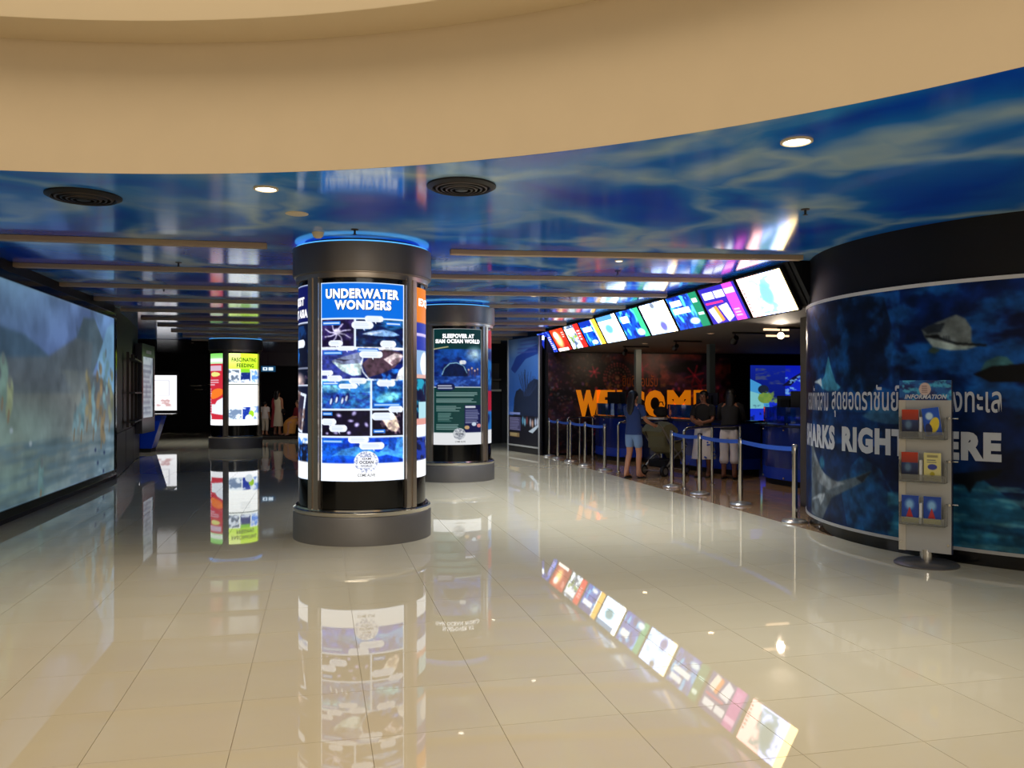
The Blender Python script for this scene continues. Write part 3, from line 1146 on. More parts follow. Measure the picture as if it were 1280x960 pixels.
W2 = {0: [word('SLEEPOVER AT', 11.5, 49, 6.5, 12, 60, 146), word('SIAM OCEAN WORLD', 3, 57, 13.2, 18.4, 60, 146),
          word('COME ALIVE', 26, 38, 141, 143, 60, 146, shadow, .01), word('OCEAN', 27, 35, 131, 133, 60, 146, shadow, .02)]}
FACE2 = math.atan2(-14.98, -2.38) + R(7)
column(2.38, 14.98, FACE2, 'second poster column, partly behind the nearest, dark green SLEEPOVER poster',
       [(poster_sleepover(), 'poster_dim'), (poster_plain(), 'poster_dim')], W2)
W3 = {0: [word('FASCINATING', 3, 31, 5, 9.4, 34, 82, shadow, .025), word('FEEDING', 8, 27, 11.5, 16, 34, 82, shadow, .025)]}
FACE3 = math.atan2(-25.13, 2.37) + R(22)
column(-2.37, 25.13, FACE3, 'farthest small poster column with bright lime FEEDING poster and red poster',
       [(poster_feeding(), 'poster_bright'), (poster_plain(), 'poster_dim'), (poster_plain(), 'poster_dim'), (poster_red(), 'poster')], W3)


# ================================================================== LEFT SIDE
# ---- projection screen with a beach picture
SY0, SY1, SZ0, SZ1 = 8.2, 16.16, 0.18, 2.90
scr = empty('projection_screen', (WALL_L, 12.2, 0), 0, 'huge glowing beach scene screen in a black frame along the left wall', 'screen')
f = MB()
for y0, y1, z0, z1 in ((8.1, 16.26, .08, .18), (8.1, 16.26, 2.90, 3.0), (8.1, 8.2, .18, 2.9), (16.16, 16.26, .18, 2.9)):
    f.box(.0, .06, y0 - 12.2, y1 - 12.2, z0, z1)
f.build('screen_frame', M['gloss_black'], scr, bevel=.006)
MB().box(.0, .025, -4.0, 3.96, .18, 2.9).build('screen_body', M['screen_back'], scr)


def beach():
    # units: metres along the wall (u from y=8.2 up to 16.16) and down from the top edge
    W_, H_ = SY1 - SY0, SZ1 - SZ0
    p = Pic(W_, H_, 46, (126, 142, 150))

    def at(px, py):
        D_x = (px - 640) / 1035.0
        dx, dy = D_x * math.cos(YAW) + math.sin(YAW), -D_x * math.sin(YAW) + math.cos(YAW)
        t = (WALL_L + .03) / dx
        return t * dy - SY0, SZ1 - (1.55 + (492 - py) / 1035.0 * t)
    p.grad(0, 0, W_, .95, (106, 140, 172), (92, 118, 170))
    p.put(np.clip((p.X - 3.0) / 4, 0, 1) * (p.Y < 1.3), (104, 128, 190), .9)
    p.put(np.clip((p.X - 6.3) / .8, 0, 1) * (p.Y < 1.6), (120, 160, 214), .9)
    p.poly([at(0, 408), at(30, 418), at(60, 444), at(85, 446), at(88, 470), at(0, 470), (0, 1.2), (0, .6)], (72, 98, 122))
    p.poly([at(80, 448), at(97, 420), at(104, 398), at(118, 399), at(129, 428), at(122, 450), at(112, 478), at(60, 470)], (88, 108, 122))
    p.noise(5.6, 0, 7.2, 1.2, (66, 86, 104), .5, .5, 71, .5, .8, .5)
    p.grad(0, 1.05, W_, 1.7, (84, 98, 112), (118, 120, 120))
    p.poly([at(96, 422), at(116, 430), at(112, 478), at(140, 500), (W_, 1.9), (0, 1.7), (0, 1.05), at(60, 446)], (94, 106, 116), .9)
    p.poly([at(122, 450), at(134, 410), at(145, 402), at(145, 500), at(136, 480), at(122, 470)], (128, 176, 216))
    p.grad(0, 1.35, W_, H_, (120, 124, 122), (136, 158, 166), .7)
    p.put(np.clip((5.6 - p.X) / 2.6, 0, 1) * np.clip((p.Y - 1.2) / .5, 0, 1), (124, 158, 146), .6)
    p.put(np.clip((p.X - 6.0) / 1.6, 0, 1) * np.clip((p.Y - 1.7) / .4, 0, 1), (140, 174, 196), .55)
    p.noise(0, 1.95, W_, H_, (88, 112, 122), 1.6, .07, 72, .45, .75, .8, 3)
    p.noise(0, 1.0, W_, H_, (150, 160, 150), 2.2, .7, 73, .5, .8, .35)
    p.blur(6).grain(.14, .5, 75)
    p.noise(0, 1.95, W_, H_, (92, 122, 140), .5, .045, 76, .5, .75, .5, 2)
    rnd = random.Random(5)
    # group of beachgoers near the right edge and one pair at the left
    for px, py, hgt, c in ((103, 520, 44, (118, 158, 170)), (110, 500, 60, (150, 142, 110)), (118, 512, 58, (134, 176, 190)), (124, 492, 60, (160, 138, 104)), (132, 482, 70, (128, 170, 182)), (138, 500, 60, (146, 150, 120)), (94, 528, 26, (122, 156, 166)), (128, 536, 30, (150, 134, 104)),
                           (4, 478, 50, (126, 158, 148)), (12, 500, 36, (156, 170, 136)), (52, 600, 34, (112, 148, 150))):
        for q in range(7):
            x0, y0 = at(px + rnd.uniform(-2.5, 2.5), py - hgt / 2 + hgt * q / 7)
            kf = rnd.uniform(.8, 1.12)
            cc = tuple(min(255, v * kf) for v in c)
            p.ell(x0, y0, .10 + .05 * rnd.random(), .13, cc, soft=.5, alpha=.85)
        x0, y0 = at(px, py - hgt / 2 - 5)
        p.ell(x0, y0, .06, .08, (104, 112, 116), alpha=.65)
        xa, ya = at(px - 1, py + hgt / 2 - 4)
        xb, yb = at(px - 2, py + hgt / 2 + 8)
        p.line([(xa, ya), (xb, yb)], .06, (128, 118, 98))
    for px, py in ((119, 562), (130, 565), (122, 578), (129, 588), (14, 538), (38, 554)):
        x0, y0 = at(px, py)
        p.ell(x0, y0, .07, .04, (60, 76, 110) if px > 100 else (160, 178, 186), soft=.3)
    return p.blur(2)


beach().build('beach_picture', lambda u, v: (.032, SY0 + (SY1 - SY0) * u - 12.2, SZ1 - (SZ1 - SZ0) * v), M['screen'], scr)
# soft light thrown into the hall by the picture

# ---- framed information display standing off the canted wall, facing into the hall
t = empty('wall_display', (-4.10, 21.35, 0), 0, 'tall brown framed display with pale lit panel beside the blue podium', 'display')
MB().box(-.06, .06, -.75, .75, .62, 2.72).build('display_body', M['dark_grey'], t, bevel=.01)
fr = MB()
for y0, y1, z0, z1 in ((-.75, .75, 2.42, 2.72), (-.75, .75, .62, .98), (-.75, -.62, .98, 2.42), (.62, .75, .98, 2.42)):
    fr.box(.06, .09, y0, y1, z0, z1)
fr.build('display_frame', M['dark_grey'], t)
pp = Pic(1.24, 1.44, 26, (168, 178, 186))
pp.noise(0, 0, 1.24, 1.44, (120, 134, 150), .3, .2, 81, .4, .8, .7)
pp.lines(.1, .2, 1.1, 1.3, .12, (90, 100, 120), 2, .6)
pp.build('display_panel', lambda u, v: (.064, -.62 + 1.24 * u, 2.42 - 1.44 * v), M['video'], t)
MB().box(.09, .096, -.3, .3, 2.5, 2.58).build('name_plate', M['white'], t)
# shelf uprights and shelves on the black wall before it
t = empty('wall_rack', (-3.98, 19.3, 0), R(7.4), 'dark brown wall rack with uprights on black wall beyond the screen', 'rack')
for y in (-1.1, 0, 1.1):
    MB().box(0, .05, y - .04, y + .04, .86, 2.4).build('rack_upright', M['vent_light'], t)
for z in (.95, 1.55, 2.25):
    MB().box(0, .16, -1.12, 1.12, z, z + .03).build('rack_shelf', M['charcoal'], t)

# ---- blue podium
t = empty('podium', (-4.42, 23.75, 0), R(0), 'bright blue slanted podium with steel top on the left of the hall', 'podium')
MB().prism_y([(-.20, .10), (.10, .10), (.36, .98), (-.20, .98)], -.35, .35).build('podium_body', M['bright_blue'], t, bevel=.01)
MB().box(-.2, .08, -.33, .33, 0, .10).build('podium_plinth', M['rubber'], t)
MB().box(-.26, .62, -.42, .42, .98, 1.01).build('podium_top', M['chrome'], t, bevel=.006)
MB().prism_y([(-.30, .0), (-.22, .0), (-.22, .72), (-.34, .86)], -.36, .36).build('white_side_panel', M['white'], t)

# ---- lit notice on the back wall
t = empty('lit_notice', (-6.2, 35.40, 0), 0, 'glowing white notice board in a dark frame on the far back wall', 'sign')
MB().box(-1.0, .72, -.12, 0, .72, 2.45).build('notice_frame', M['dark_grey'], t, bevel=.02)
pp = Pic(33, 41, 1.6, (252, 252, 255))
pp.frame(5, 6, 27, 24, .8, (206, 206, 216))
pp.ell(3, 32, 4.5, 5.5, (196, 110, 70), soft=.6)
pp.noise(6, 28, 30, 36, (196, 150, 150), 4, 3, 91, .5, .75, .8)
pp.build('notice_face', lambda u, v: (-.9 + 1.52 * u, -.125, 2.28 - 1.40 * v), M['poster'], t)
# silver fish ornaments on the black back wall
for k, (x, z, s_) in enumerate(((-4.85, 1.88, .26), (-4.25, 1.94, .22), (-3.95, 1.80, .36), (-4.75, 1.72, .2), (-3.2, 1.9, .22))):
    b = MB().ellipsoid((0, 0, 0), s_, .03, s_ * .16, 14, 6)
    b.add([(s_ * .9, 0, 0), (s_ * 1.35, 0, s_ * .2), (s_ * 1.35, 0, -s_ * .2), (s_ * .9, .02, 0)], [(0, 1, 2), (3, 2, 1), (0, 3, 1), (0, 2, 3)])
    o = b.build('fish_ornament', M['chrome'], smooth=40)
    o.location = (x, 35.365, z)
    tag(o, ['silver fish ornament nearest the lit notice, upper row', 'silver fish ornament at the top of the small shoal', 'longest silver fish ornament of the shoal, right of the others', 'lowest silver fish ornament on the back wall, under the first', 'silver fish ornament half behind the far poster column'][k], 'ornament', 'fish ornaments on the back wall')
# small lit exit sign under the bulkhead
t = empty('exit_sign', (-1.95, 33.14, 2.5), 0, 'small glowing bluish white exit sign near the far ceiling', 'sign')
MB().box(-.30, .30, 0, .06, -.13, .13).build('sign_box', M['screen_back'], t)
pp = Pic(6, 2.6, 8, (20, 60, 90))
pp.rect(1, .6, 2.8, 2, (220, 240, 255)).rect(3.2, .6, 5, 2, (220, 240, 255)).rect(1.6, .9, 2.2, 1.6, (30, 70, 110))
pp.build('sign_face', lambda u, v: (-.28 + .56 * u, -.003, .11 - .22 * v), M['poster'], t)
MB().box(-.01, .01, .02, .04, .13, .55).build('hanger', M['screen_back'], t)

# ================================================================== RIGHT SIDE
# ---- shark banner wrapped on the round wall
BA0, BA1, BZ0, BZ1 = 125.0, 262.0, 0.15, 2.56
RB = WR + 0.03
ban = empty('shark_banner', (WC[0], WC[1], 0), 0, 'huge dark blue shark banner wrapped around the bulging right wall', 'banner')
MB().arc_slab((0, 0), WR + .002, RB, BZ0, BZ1, R(BA0), R(BA1), 60).build('banner_backing', M['charcoal'], ban, smooth=40)
MB().arc_slab((0, 0), WR + .002, RB + .012, BZ1, BZ1 + .035, R(BA0), R(BA1), 60).build('top_rail', M['white'], ban, smooth=40)
MB().arc_slab((0, 0), WR + .002, RB + .012, BZ0 - .03, BZ0, R(BA0), R(BA1), 60).build('bottom_rail', M['stand_grey'], ban, smooth=40)


def wall_at(px, py):
    """where a sight line meets the round wall -> angle in degrees, height"""
    q = (px - 640) / 1035.0
    dx, dy = q * math.cos(YAW) + math.sin(YAW), -q * math.sin(YAW) + math.cos(YAW)
    L_ = math.hypot(dx, dy)
    dx, dy = dx / L_, dy / L_
    b = dx * WC[0] + dy * WC[1]
    disc = max(b * b - (WC[0] ** 2 + WC[1] ** 2 - RB ** 2), 0)
    tt = b - math.sqrt(disc)
    x, y = tt * dx, tt * dy
    D = x * math.sin(YAW) + y * math.cos(YAW)
    return math.degrees(math.atan2(y - WC[1], x - WC[0])) % 360, 1.55 + (492 - py) / 1035.0 * D


def sharks():
    ARC = R(BA1 - BA0) * RB
    p = Pic(ARC, BZ1 - BZ0, 88, (8, 34, 84))
    Hh = BZ1 - BZ0

    def at(px, py):
        a, z = wall_at(px, py)
        return R(a - BA0) * RB, BZ1 - z
    p.grad(0, 0, ARC, Hh, (6, 34, 92), (12, 44, 80))
    p.noise(0, 0, ARC, Hh, (4, 16, 50), 1.1, .8, 101, .4, .75, .9, 5)
    p.noise(0, 0, ARC, 1.2, (22, 92, 168), .45, .22, 102, .46, .72, .75, 5)
    # rock column on the left, reef boulder below it
    p.poly([at(1015, 385), at(1075, 370), at(1105, 372), at(1118, 420), at(1112, 470), at(1080, 500), at(1050, 470), at(1030, 420)], (6, 18, 38), .8)
    p.noise(*at(1016, 385), *at(1125, 560), (22, 84, 150), .25, .3, 103, .5, .8, .7, 5)
    p.poly([at(1050, 600), at(1075, 570), at(1100, 585), at(1120, 620), at(1128, 680), at(1100, 682), at(1060, 660)], (16, 82, 130), .75, tex=vnoise(p.h, p.w, 14, 14, 104) * 1.3)
    # sandy bed
    p.poly([at(1118, 640), at(1170, 610), at(1230, 600), at(1285, 640), (ARC, 1.9), (ARC, Hh), at(1100, 720)], (26, 96, 128), .85)
    p.noise(*at(1110, 600), ARC, Hh, (64, 138, 158), .5, .07, 105, .5, .8, .6, 4)
    p.noise(*at(1110, 600), ARC, Hh, (8, 44, 76), .5, .10, 106, .5, .8, .7, 4)
    # ray with long nose
    p.poly([at(1036, 445), at(1040, 462), at(1045, 478), at(1052, 484), at(1047, 488), at(1036, 489), at(1028, 486), at(1025, 480), at(1031, 470)], (70, 152, 186))
    p.poly([at(1018, 478), at(1027, 473), at(1028, 484), at(1024, 480)], (190, 206, 214))
    # shark low on the left
    p.poly([at(1015, 545), at(1022, 572), at(1030, 590), at(1046, 602), at(1070, 596), at(1090, 588), at(1080, 602), at(1060, 612), at(1040, 622), at(1028, 650), at(1015, 640)], (96, 104, 108), .85)
    p.poly([at(1017, 560), at(1024, 580), at(1036, 598), at(1058, 604), at(1036, 612), at(1022, 600)], (150, 156, 158), .6)
    p.poly([at(1070, 597), at(1090, 589), at(1078, 603)], (34, 40, 48))
    p.ell(*at(1028, 578), .09, .09, (44, 110, 140), soft=.6)
    p.poly([at(1015, 624), at(1024, 617), at(1032, 616), at(1030, 624), at(1026, 631), at(1024, 622)], (170, 180, 186))
    # pale fish half hidden by the heading
    p.poly([at(1078, 520), at(1096, 508), at(1122, 514), at(1140, 530), at(1110, 530), at(1090, 526)], (60, 104, 130), .7)
    # big shark seen from the front, upper right
    body = [at(1152, 412), at(1165, 406), at(1180, 400), at(1195, 394), at(1206, 398), at(1214, 410), at(1214, 428), at(1226, 432), at(1206, 438), at(1186, 438), at(1166, 434), at(1156, 422)]
    p.poly(body, (112, 122, 122))
    p.poly([at(1157, 421), at(1172, 426), at(1190, 430), at(1212, 429), at(1226, 432), at(1206, 438), at(1186, 438), at(1166, 434)], (156, 172, 168))
    p.poly([at(1152, 412), at(1166, 406), at(1182, 404), at(1176, 416), at(1160, 418)], (40, 48, 56))
    p.line([at(1158, 421), at(1172, 422), at(1182, 426), at(1196, 430), at(1232, 432)], .022, (18, 22, 26))
    p.ell(*at(1168, 421), .05, .02, (14, 16, 20))
    for g in range(3):
        p.line([at(1180 + 3 * g, 421), at(1181 + 3 * g, 426)], .012, (40, 46, 50))
    p.poly([at(1160, 440), at(1166, 434), at(1176, 438), at(1168, 443)], (62, 84, 74))
    # dark tuna entering at the right and grey-green fins
    p.poly([at(1224, 466), at(1232, 452), at(1246, 446), at(1258, 446), at(1268, 456), at(1240, 462)], (62, 110, 116))
    p.poly([at(1216, 468), at(1240, 458), at(1290, 454), (ARC, at(1280, 452)[1]), (ARC, at(1280, 482)[1]), at(1270, 478), at(1238, 478), at(1226, 472)], (5, 8, 14))
    # dark shark tail over the sand
    p.poly([at(1184, 592), at(1210, 590), at(1254, 586), at(1246, 596), at(1220, 602), at(1212, 616), at(1206, 606), at(1184, 602)], (8, 16, 26))
    p.noise(*at(1150, 600), ARC, Hh, (110, 170, 176), .3, .05, 107, .66, .85, .5, 4)
    p.blur(2).grain(.3, .12, 108)
    return p


sharks().build('banner_print', lambda u, v: ((RB + .004) * np.cos(R(BA0) + R(BA1 - BA0) * u), (RB + .004) * np.sin(R(BA0) + R(BA1 - BA0) * u), BZ1 - (BZ1 - BZ0) * v), M['print_gloss'], ban)


def on_wall(a, z, d):
    q = R(a)
    return ((RB + .007 + .003 * d) * math.cos(q), (RB + .007 + .003 * d) * math.sin(q), z)


b = MB()
text_into(b, 'RIGHT HERE', 177.6, 214.9, .94, 1.205, on_wall, .06)
b.build('banner_heading', M['white_vinyl'], ban)
b = MB()
text_into(b, 'SHARKS', 153.0, 174.6, .94, 1.205, on_wall, .06)
b.build('banner_heading', M['white_vinyl'], ban)
b = MB()
text_into(b, 'สุดยอดราชันย์แห่งท้องทะเล', 173.2, 214.9, 1.30, 1.66, on_wall, .012)
b.build('thai_heading', M['white_vinyl'], ban)
b = MB()
text_into(b, 'กองทัพฉลาม', 155.5, 171.4, 1.36, 1.64, on_wall, .012)
b.build('thai_heading', M['white_vinyl'], ban)

# ---- information leaflet stand
stand = empty('leaflet_stand', (5.36, 6.47, 0), math.atan2(-(-.33) * 1.0, 1) * 0 + (-YAW - R(39)), 'grey information leaflet stand on a round base before the shark banner', 'stand')
MB().lathe([(0, 0), (.27, 0), (.272, .012), (.25, .03), (.10, .045), (0, .045)], 40).build('round_base', M['drum'], stand, smooth=40)
MB().tube([(0, 0, .04), (0, 0, .14)], .055, 16).build('base_post', M['chrome'], stand, smooth=40)
PWD, PZ0, PZ1 = .215, .12, 1.67
MB().box(-PWD, PWD, -.05, -.01, PZ0, PZ1).build('stand_panel', M['stand_grey'], stand, bevel=.004)
MB().box(-PWD - .004, -PWD + .055, -.058, -.05, PZ0, PZ1 - .18).build('edge_strip', M['stand_edge'], stand)
MB().box(PWD, PWD + .008, -.052, -.008, PZ0, PZ1).build('side_strip', M['counter_top'], stand)
hp = Pic(50, 18, 1.6, (20, 90, 160))
hp.noise(0, 0, 50, 18, (10, 30, 90), 12, 8, 111, .4, .7, .9)
hp.noise(0, 0, 50, 18, (80, 190, 220), 8, 6, 112, .6, .8, .8)
hp.ell(25, 8, 5.6, 5.6, (206, 180, 170))
hp.lines(22, 5, 28, 11, 1.8, (130, 100, 100), 3)
hdr = hp.build('header_print', lambda u, v: (-PWD + 2 * PWD * u, -.054, PZ1 - .18 * v), M['print'], stand)
b = MB()
text_into(b, 'INFORMATION', -.165, .175, PZ1 - .168, PZ1 - .128, lambda x, y, d: (x + .25 * (y - PZ1 + .15), -.056, y), .03)
b.build('header_lettering', M['white_vinyl'], hdr)
for k, z in enumerate((1.14, .755, .37)):
    tr = MB().box(-.195, .185, -.155, -.05, z, z + .012).box(-.195, .185, -.155, -.148, z, z + .07).box(-.195, -.189, -.155, -.05, z, z + .20).box(.179, .185, -.155, -.05, z, z + .20)
    tr.build('leaflet_tray', M['acrylic'], stand)
    MB().box(-.025, -.005, -.15, -.055, z + .014, z + .20).build('tray_divider', M['white'], stand)
    # tray on the other face
    MB().box(-.18, .19, -.01, .09, z, z + .012).box(-.18, .19, .083, .09, z, z + .07).box(.184, .19, -.01, .09, z, z + .20).build('leaflet_tray', M['acrylic'], stand)
    for x in (-.204, .204):
        sc_ = MB().tube([(x, -.06, z + .19), (x, -.075, z + .19)], .012, 10)
        sc_.build('fixing_screw', M['chrome'], stand, smooth=40)
    MB().tube([(PWD + .008, -.02, z + .19), (PWD + .05, -.02, z + .19)], .008, 8).build('side_bolt', M['chrome'], stand, smooth=40)
MB().tube([(-.20, -.05, .20), (-.20, -.062, .20)], .012, 10).build('fixing_screw', M['chrome'], stand, smooth=40)
MB().tube([(.19, -.05, .20), (.19, -.062, .20)], .012, 10).build('fixing_screw', M['chrome'], stand, smooth=40)


def leaflet_pic(kind):
    p = Pic(15, 24, 2.2, (40, 50, 90))
    if kind == 'red':
        p.grad(0, 0, 15, 9, (196, 60, 30), (150, 50, 40))
        p.grad(0, 9, 15, 24, (40, 60, 110), (14, 20, 44))
        p.ell(6, 13, 4, 5, (90, 120, 150), soft=.6)
    elif kind == 'comic':
        p.rect(0, 0, 15, 24, (28, 84, 190))
        p.ell(6, 7, 4, 4, (200, 224, 240), soft=.4)
        p.ell(9, 15, 4, 7, (236, 206, 60), rot=25)
        p.ell(4, 18, 3, 5, (30, 40, 90))
    elif kind == 'yellow':
        p.rect(0, 0, 15, 24, (226, 214, 140))
        p.rect(3, 2, 12, 4, (120, 110, 80), .7)
        p.lines(3, 6, 12, 9, 1.6, (90, 90, 100), 3)
        p.ell(7.5, 12, 4, 2.4, (60, 70, 150))
        p.ell(7.5, 18, 2, 2, (190, 170, 40))
    else:
        p.rect(0, 0, 15, 24, (30, 70, 160))
        p.ell(7, 8, 5, 6, (140, 190, 230), soft=.6)
        p.poly([(4, 19), (7, 10), (10, 19)], (190, 50, 50))
        p.rect(0, 19.5, 15, 24, (232, 216, 90))
    return p


sm = Matrix.Translation(stand.location) @ Matrix.Rotation(stand.rotation_euler.z, 4, 'Z')
for kind, x, z, tilt, lab in (('red', -.108, 1.156, 0, 'red and black leaflet in top tray, left of divider'), ('comic', .088, 1.156, R(-8), 'blue and yellow leaflet leaning askew in the top tray'),
                              ('red', -.112, .771, 0, 'red and dark blue leaflet in the middle tray'), ('yellow', .075, .771, 0, 'pale yellow leaflet standing in the middle tray'),
                              ('blue', -.108, .386, 0, 'blue leaflet with yellow foot in bottom tray, left of divider'), ('blue', .075, .386, 0, 'blue leaflet with yellow foot in bottom tray, right of divider')):
    w_, h_ = (.070, .25) if kind != 'blue' else (.072, .245)
    o = empty('leaflet', sm @ Vector((x, -.105, z)), stand.rotation_euler.z, lab, 'leaflet', 'leaflets in the information stand')
    if tilt:
        o.rotation_euler = (0, tilt, stand.rotation_euler.z)
        o.location = sm @ Vector((x, -.105, z + .018))
    MB().box(-w_, w_, -.012, .012, 0, h_).build('pages', M['white'], o)
    leaflet_pic(kind).build('cover', lambda u, v: (-w_ + 2 * w_ * u, -.0135, h_ - h_ * v), M['print'], o)

# ================================================================== TICKET AREA
# ---- raked backlit price signs along the header
dpx, dpz = .28, -.53
ln = math.hypot(dpx, dpz)
nrm = (-.53 / ln, -.28 / ln)       # outward (x, z)


def sign_pic(k):
    p = Pic(56, 44, 1.0, (240, 246, 255))
    def blue(s_):
        p.rect(0, 0, 56, 44, (16, 80, 196))
        p.noise(0, 0, 56, 44, (90, 190, 246), 6, 14, s_, .5, .75, .95)
        p.noise(0, 0, 56, 44, (6, 36, 130), 5, 10, s_ + 1, .55, .75, .9)
    if k == 0:
        p.rect(0, 0, 56, 44, (226, 206, 214))
        p.poly([(0, 0), (30, 0), (12, 44), (0, 44)], (228, 168, 164))
        p.poly([(30, 0), (48, 0), (44, 44), (12, 44)], (170, 184, 238))
        p.ell(29, 22, 11, 17, (64, 96, 104), soft=.45)
        p.noise(14, 4, 44, 42, (60, 98, 106), 9, 9, 121, .5, .75, .8)
        p.lines(1, 12, 5, 40, 4, (60, 50, 50), 3, .9)
        p.rect(47, 0, 56, 44, (250, 214, 150))
    elif k == 1:
        p.rect(0, 0, 56, 44, (44, 30, 150))
        p.rect(38, 0, 52, 44, (206, 70, 190))
        p.rect(38, 6, 52, 12, (250, 190, 240))
        p.lines(40, 30, 50, 40, 3.4, (250, 200, 244), 4)
        p.rect(4, 6, 20, 14, (240, 244, 255)).rect(22, 6, 36, 14, (240, 244, 255))
        p.rect(3, 18, 30, 20, (230, 50, 120))
        p.poly([(3, 26), (16, 23), (20, 40), (8, 43)], (250, 236, 226))
        p.poly([(12, 24), (17, 23), (21, 40), (16, 42)], (240, 140, 60))
        p.poly([(20, 24), (34, 22), (36, 38), (26, 43)], (244, 244, 255))
    elif k == 2:
        blue(131)
        p.rect(42, 0, 56, 44, (20, 120, 90))
        p.rect(44, 8, 52, 13, (220, 246, 236)).rect(45, 26, 54, 29, (200, 240, 230))
        p.rect(4, 6, 24, 13, (236, 246, 255)).rect(4, 16, 34, 23, (236, 246, 255))
        p.ell(34, 35, 10, 5, (220, 240, 255), soft=.4)
    elif k == 3:
        p.rect(0, 0, 56, 44, (160, 182, 232))
        p.noise(0, 6, 56, 44, (100, 126, 150), 12, 10, 141, .45, .8, .7)
        p.ell(33, 34, 9, 9, (52, 52, 104), soft=.5)
        p.ell(28, 4, 6, 5, (60, 66, 76), soft=.4)
        p.rect(46, 0, 56, 44, (250, 222, 176))
    elif k == 4:
        blue(151)
        p.rect(44, 0, 56, 44, (60, 170, 130))
        p.rect(5, 9, 24, 19, (240, 248, 255))
        p.ell(40, 36, 10, 6, (230, 246, 255), soft=.4)
    elif k == 5:
        p.rect(0, 0, 56, 44, (176, 200, 226))
        p.rect(0, 0, 46, 8, (40, 78, 112))
        p.ell(24, 22, 15, 11, (50, 92, 104), soft=.5)
        p.rect(46, 0, 56, 44, (240, 238, 220))
    elif k == 6:
        blue(171)
        p.rect(0, 0, 40, 9, (14, 50, 150))
        p.rect(5, 11, 34, 19, (240, 246, 255))
        p.rect(42, 0, 56, 44, (246, 196, 70))
        p.rect(40, 0, 43, 44, (250, 250, 250))
        p.ell(26, 38, 12, 5, (236, 240, 250), soft=.5)
    elif k == 7:
        p.noise(0, 0, 56, 44, (60, 80, 110), 8, 10, 181, .4, .7, .9)
        p.noise(0, 10, 56, 44, (120, 150, 60), 8, 8, 182, .6, .8, .9)
        p.rect(3, 6, 36, 16, (244, 248, 250))
        p.rect(38, 0, 56, 44, (220, 44, 40))
        p.lines(42, 12, 52, 28, 5, (250, 226, 226), 2)
    elif k == 8:
        p.grad(0, 0, 56, 44, (196, 60, 30), (150, 30, 26))
        p.ell(22, 22, 18, 20, (255, 226, 150), soft=.7)
        p.ell(18, 12, 12, 9, (255, 250, 240), soft=.5)
        p.rect(2, 38, 44, 44, (255, 240, 230))
        p.lines(42, 8, 52, 18, 4, (250, 200, 190), 2)
    else:
        p.rect(0, 0, 56, 44, (24, 40, 140))
        p.noise(0, 0, 56, 44, (90, 130, 236), 7, 9, 191, .5, .75, .9)
        p.rect(3, 6, 28, 14, (236, 242, 255))
        p.lines(40, 12, 52, 40, 4, (210, 200, 240), 2)
    return p


SIGN_LABELS = ['largest white backlit sign with pale turquoise blot, nearest end of header',
               'purple backlit sign with magenta side bar above the counters', 'blue and green backlit sign beside the purple one',
               'whitish backlit sign with a violet patch near its foot', 'blue backlit sign with white box and pale green side',
               'white backlit sign with a turquoise oval at its centre', 'blue backlit sign with a yellow side bar',
               'multicoloured backlit sign with a red side bar', 'orange and red backlit sign with a glowing yellow centre',
               'dark blue backlit sign at the far end of the header']
PITCH = 1.17
for k in range(10):
    ya = 9.10 + PITCH * k
    yb = ya + PITCH - .05
    t = empty('backlit_sign', (5.5, (ya + yb) / 2, 3.12), 0, SIGN_LABELS[k], 'sign', 'backlit signs along the ticket header')
    hl = (yb - ya) / 2
    off = .004

    def face(u, v, d=.05, hl=hl):
        # u from the far edge (left in view) to the near edge
        return dpx * v + nrm[0] * d, hl - 2 * hl * u, dpz * v + nrm[1] * d
    fr = MB()
    c8 = []
    for d in (off, .045):
        for (u, v) in ((0, 0), (1, 0), (1, 1), (0, 1)):
            c8.append(face(u, v, d))
    fr.add(c8, [(0, 1, 2, 3), (7, 6, 5, 4), (0, 4, 5, 1), (1, 5, 6, 2), (2, 6, 7, 3), (3, 7, 4, 0)])
    fr.build('sign_box', M['screen_back'], t)
    sign_pic(k).build('sign_face', lambda u, v: face(.02 + .96 * u, .03 + .94 * v, .047), M['sign_hot' if k in (0, 3, 5) else 'sign'], t, 1.0 if k in (0, 3, 5) else 1.15)

# ---- welcome mural on the ticket hall's back wall
MX0, MX1, MZ0, MZ1 = 5.56, 10.55, 0.06, 2.57
mur = empty('welcome_mural', (MX0, 19.99, 0), 0, 'dark purple and red patterned mural with orange WELCOME lettering', 'mural')
MB().box(0, MX1 - MX0, -.02, .005, MZ0, MZ1).build('mural_board', M['screen_back'], mur)
MWd, MHt = MX1 - MX0, MZ1 - MZ0
p = Pic(MWd, MHt, 56, (30, 16, 24))
p.noise(0, 0, MWd, MHt, (64, 38, 70), 1.3, 1.0, 201, .4, .7, .8)
p.noise(1.6, 0, MWd, 1.3, (150, 56, 40), 1.4, .6, 202, .35, .7, .75)
p.noise(3.0, .1, MWd, .8, (196, 90, 70), 1.2, .5, 203, .45, .75, .6)
p.noise(0, 0, 1.6, MHt, (70, 36, 30), .2, .2, 204, .5, .75, .8)
p.noise(0, 0, MWd, MHt, (10, 8, 14), .5, .4, 205, .5, .7, .8)
rnd = random.Random(9)
for q in range(420):
    x, y = rnd.random() * 1.8, rnd.random() * MHt
    c = rnd.choice([(96, 62, 58), (110, 56, 80), (84, 78, 90), (120, 44, 36), (86, 80, 60)])
    p.ell(x, y, rnd.uniform(.015, .05), rnd.uniform(.01, .03), c, rot=rnd.random() * 180, alpha=.7)
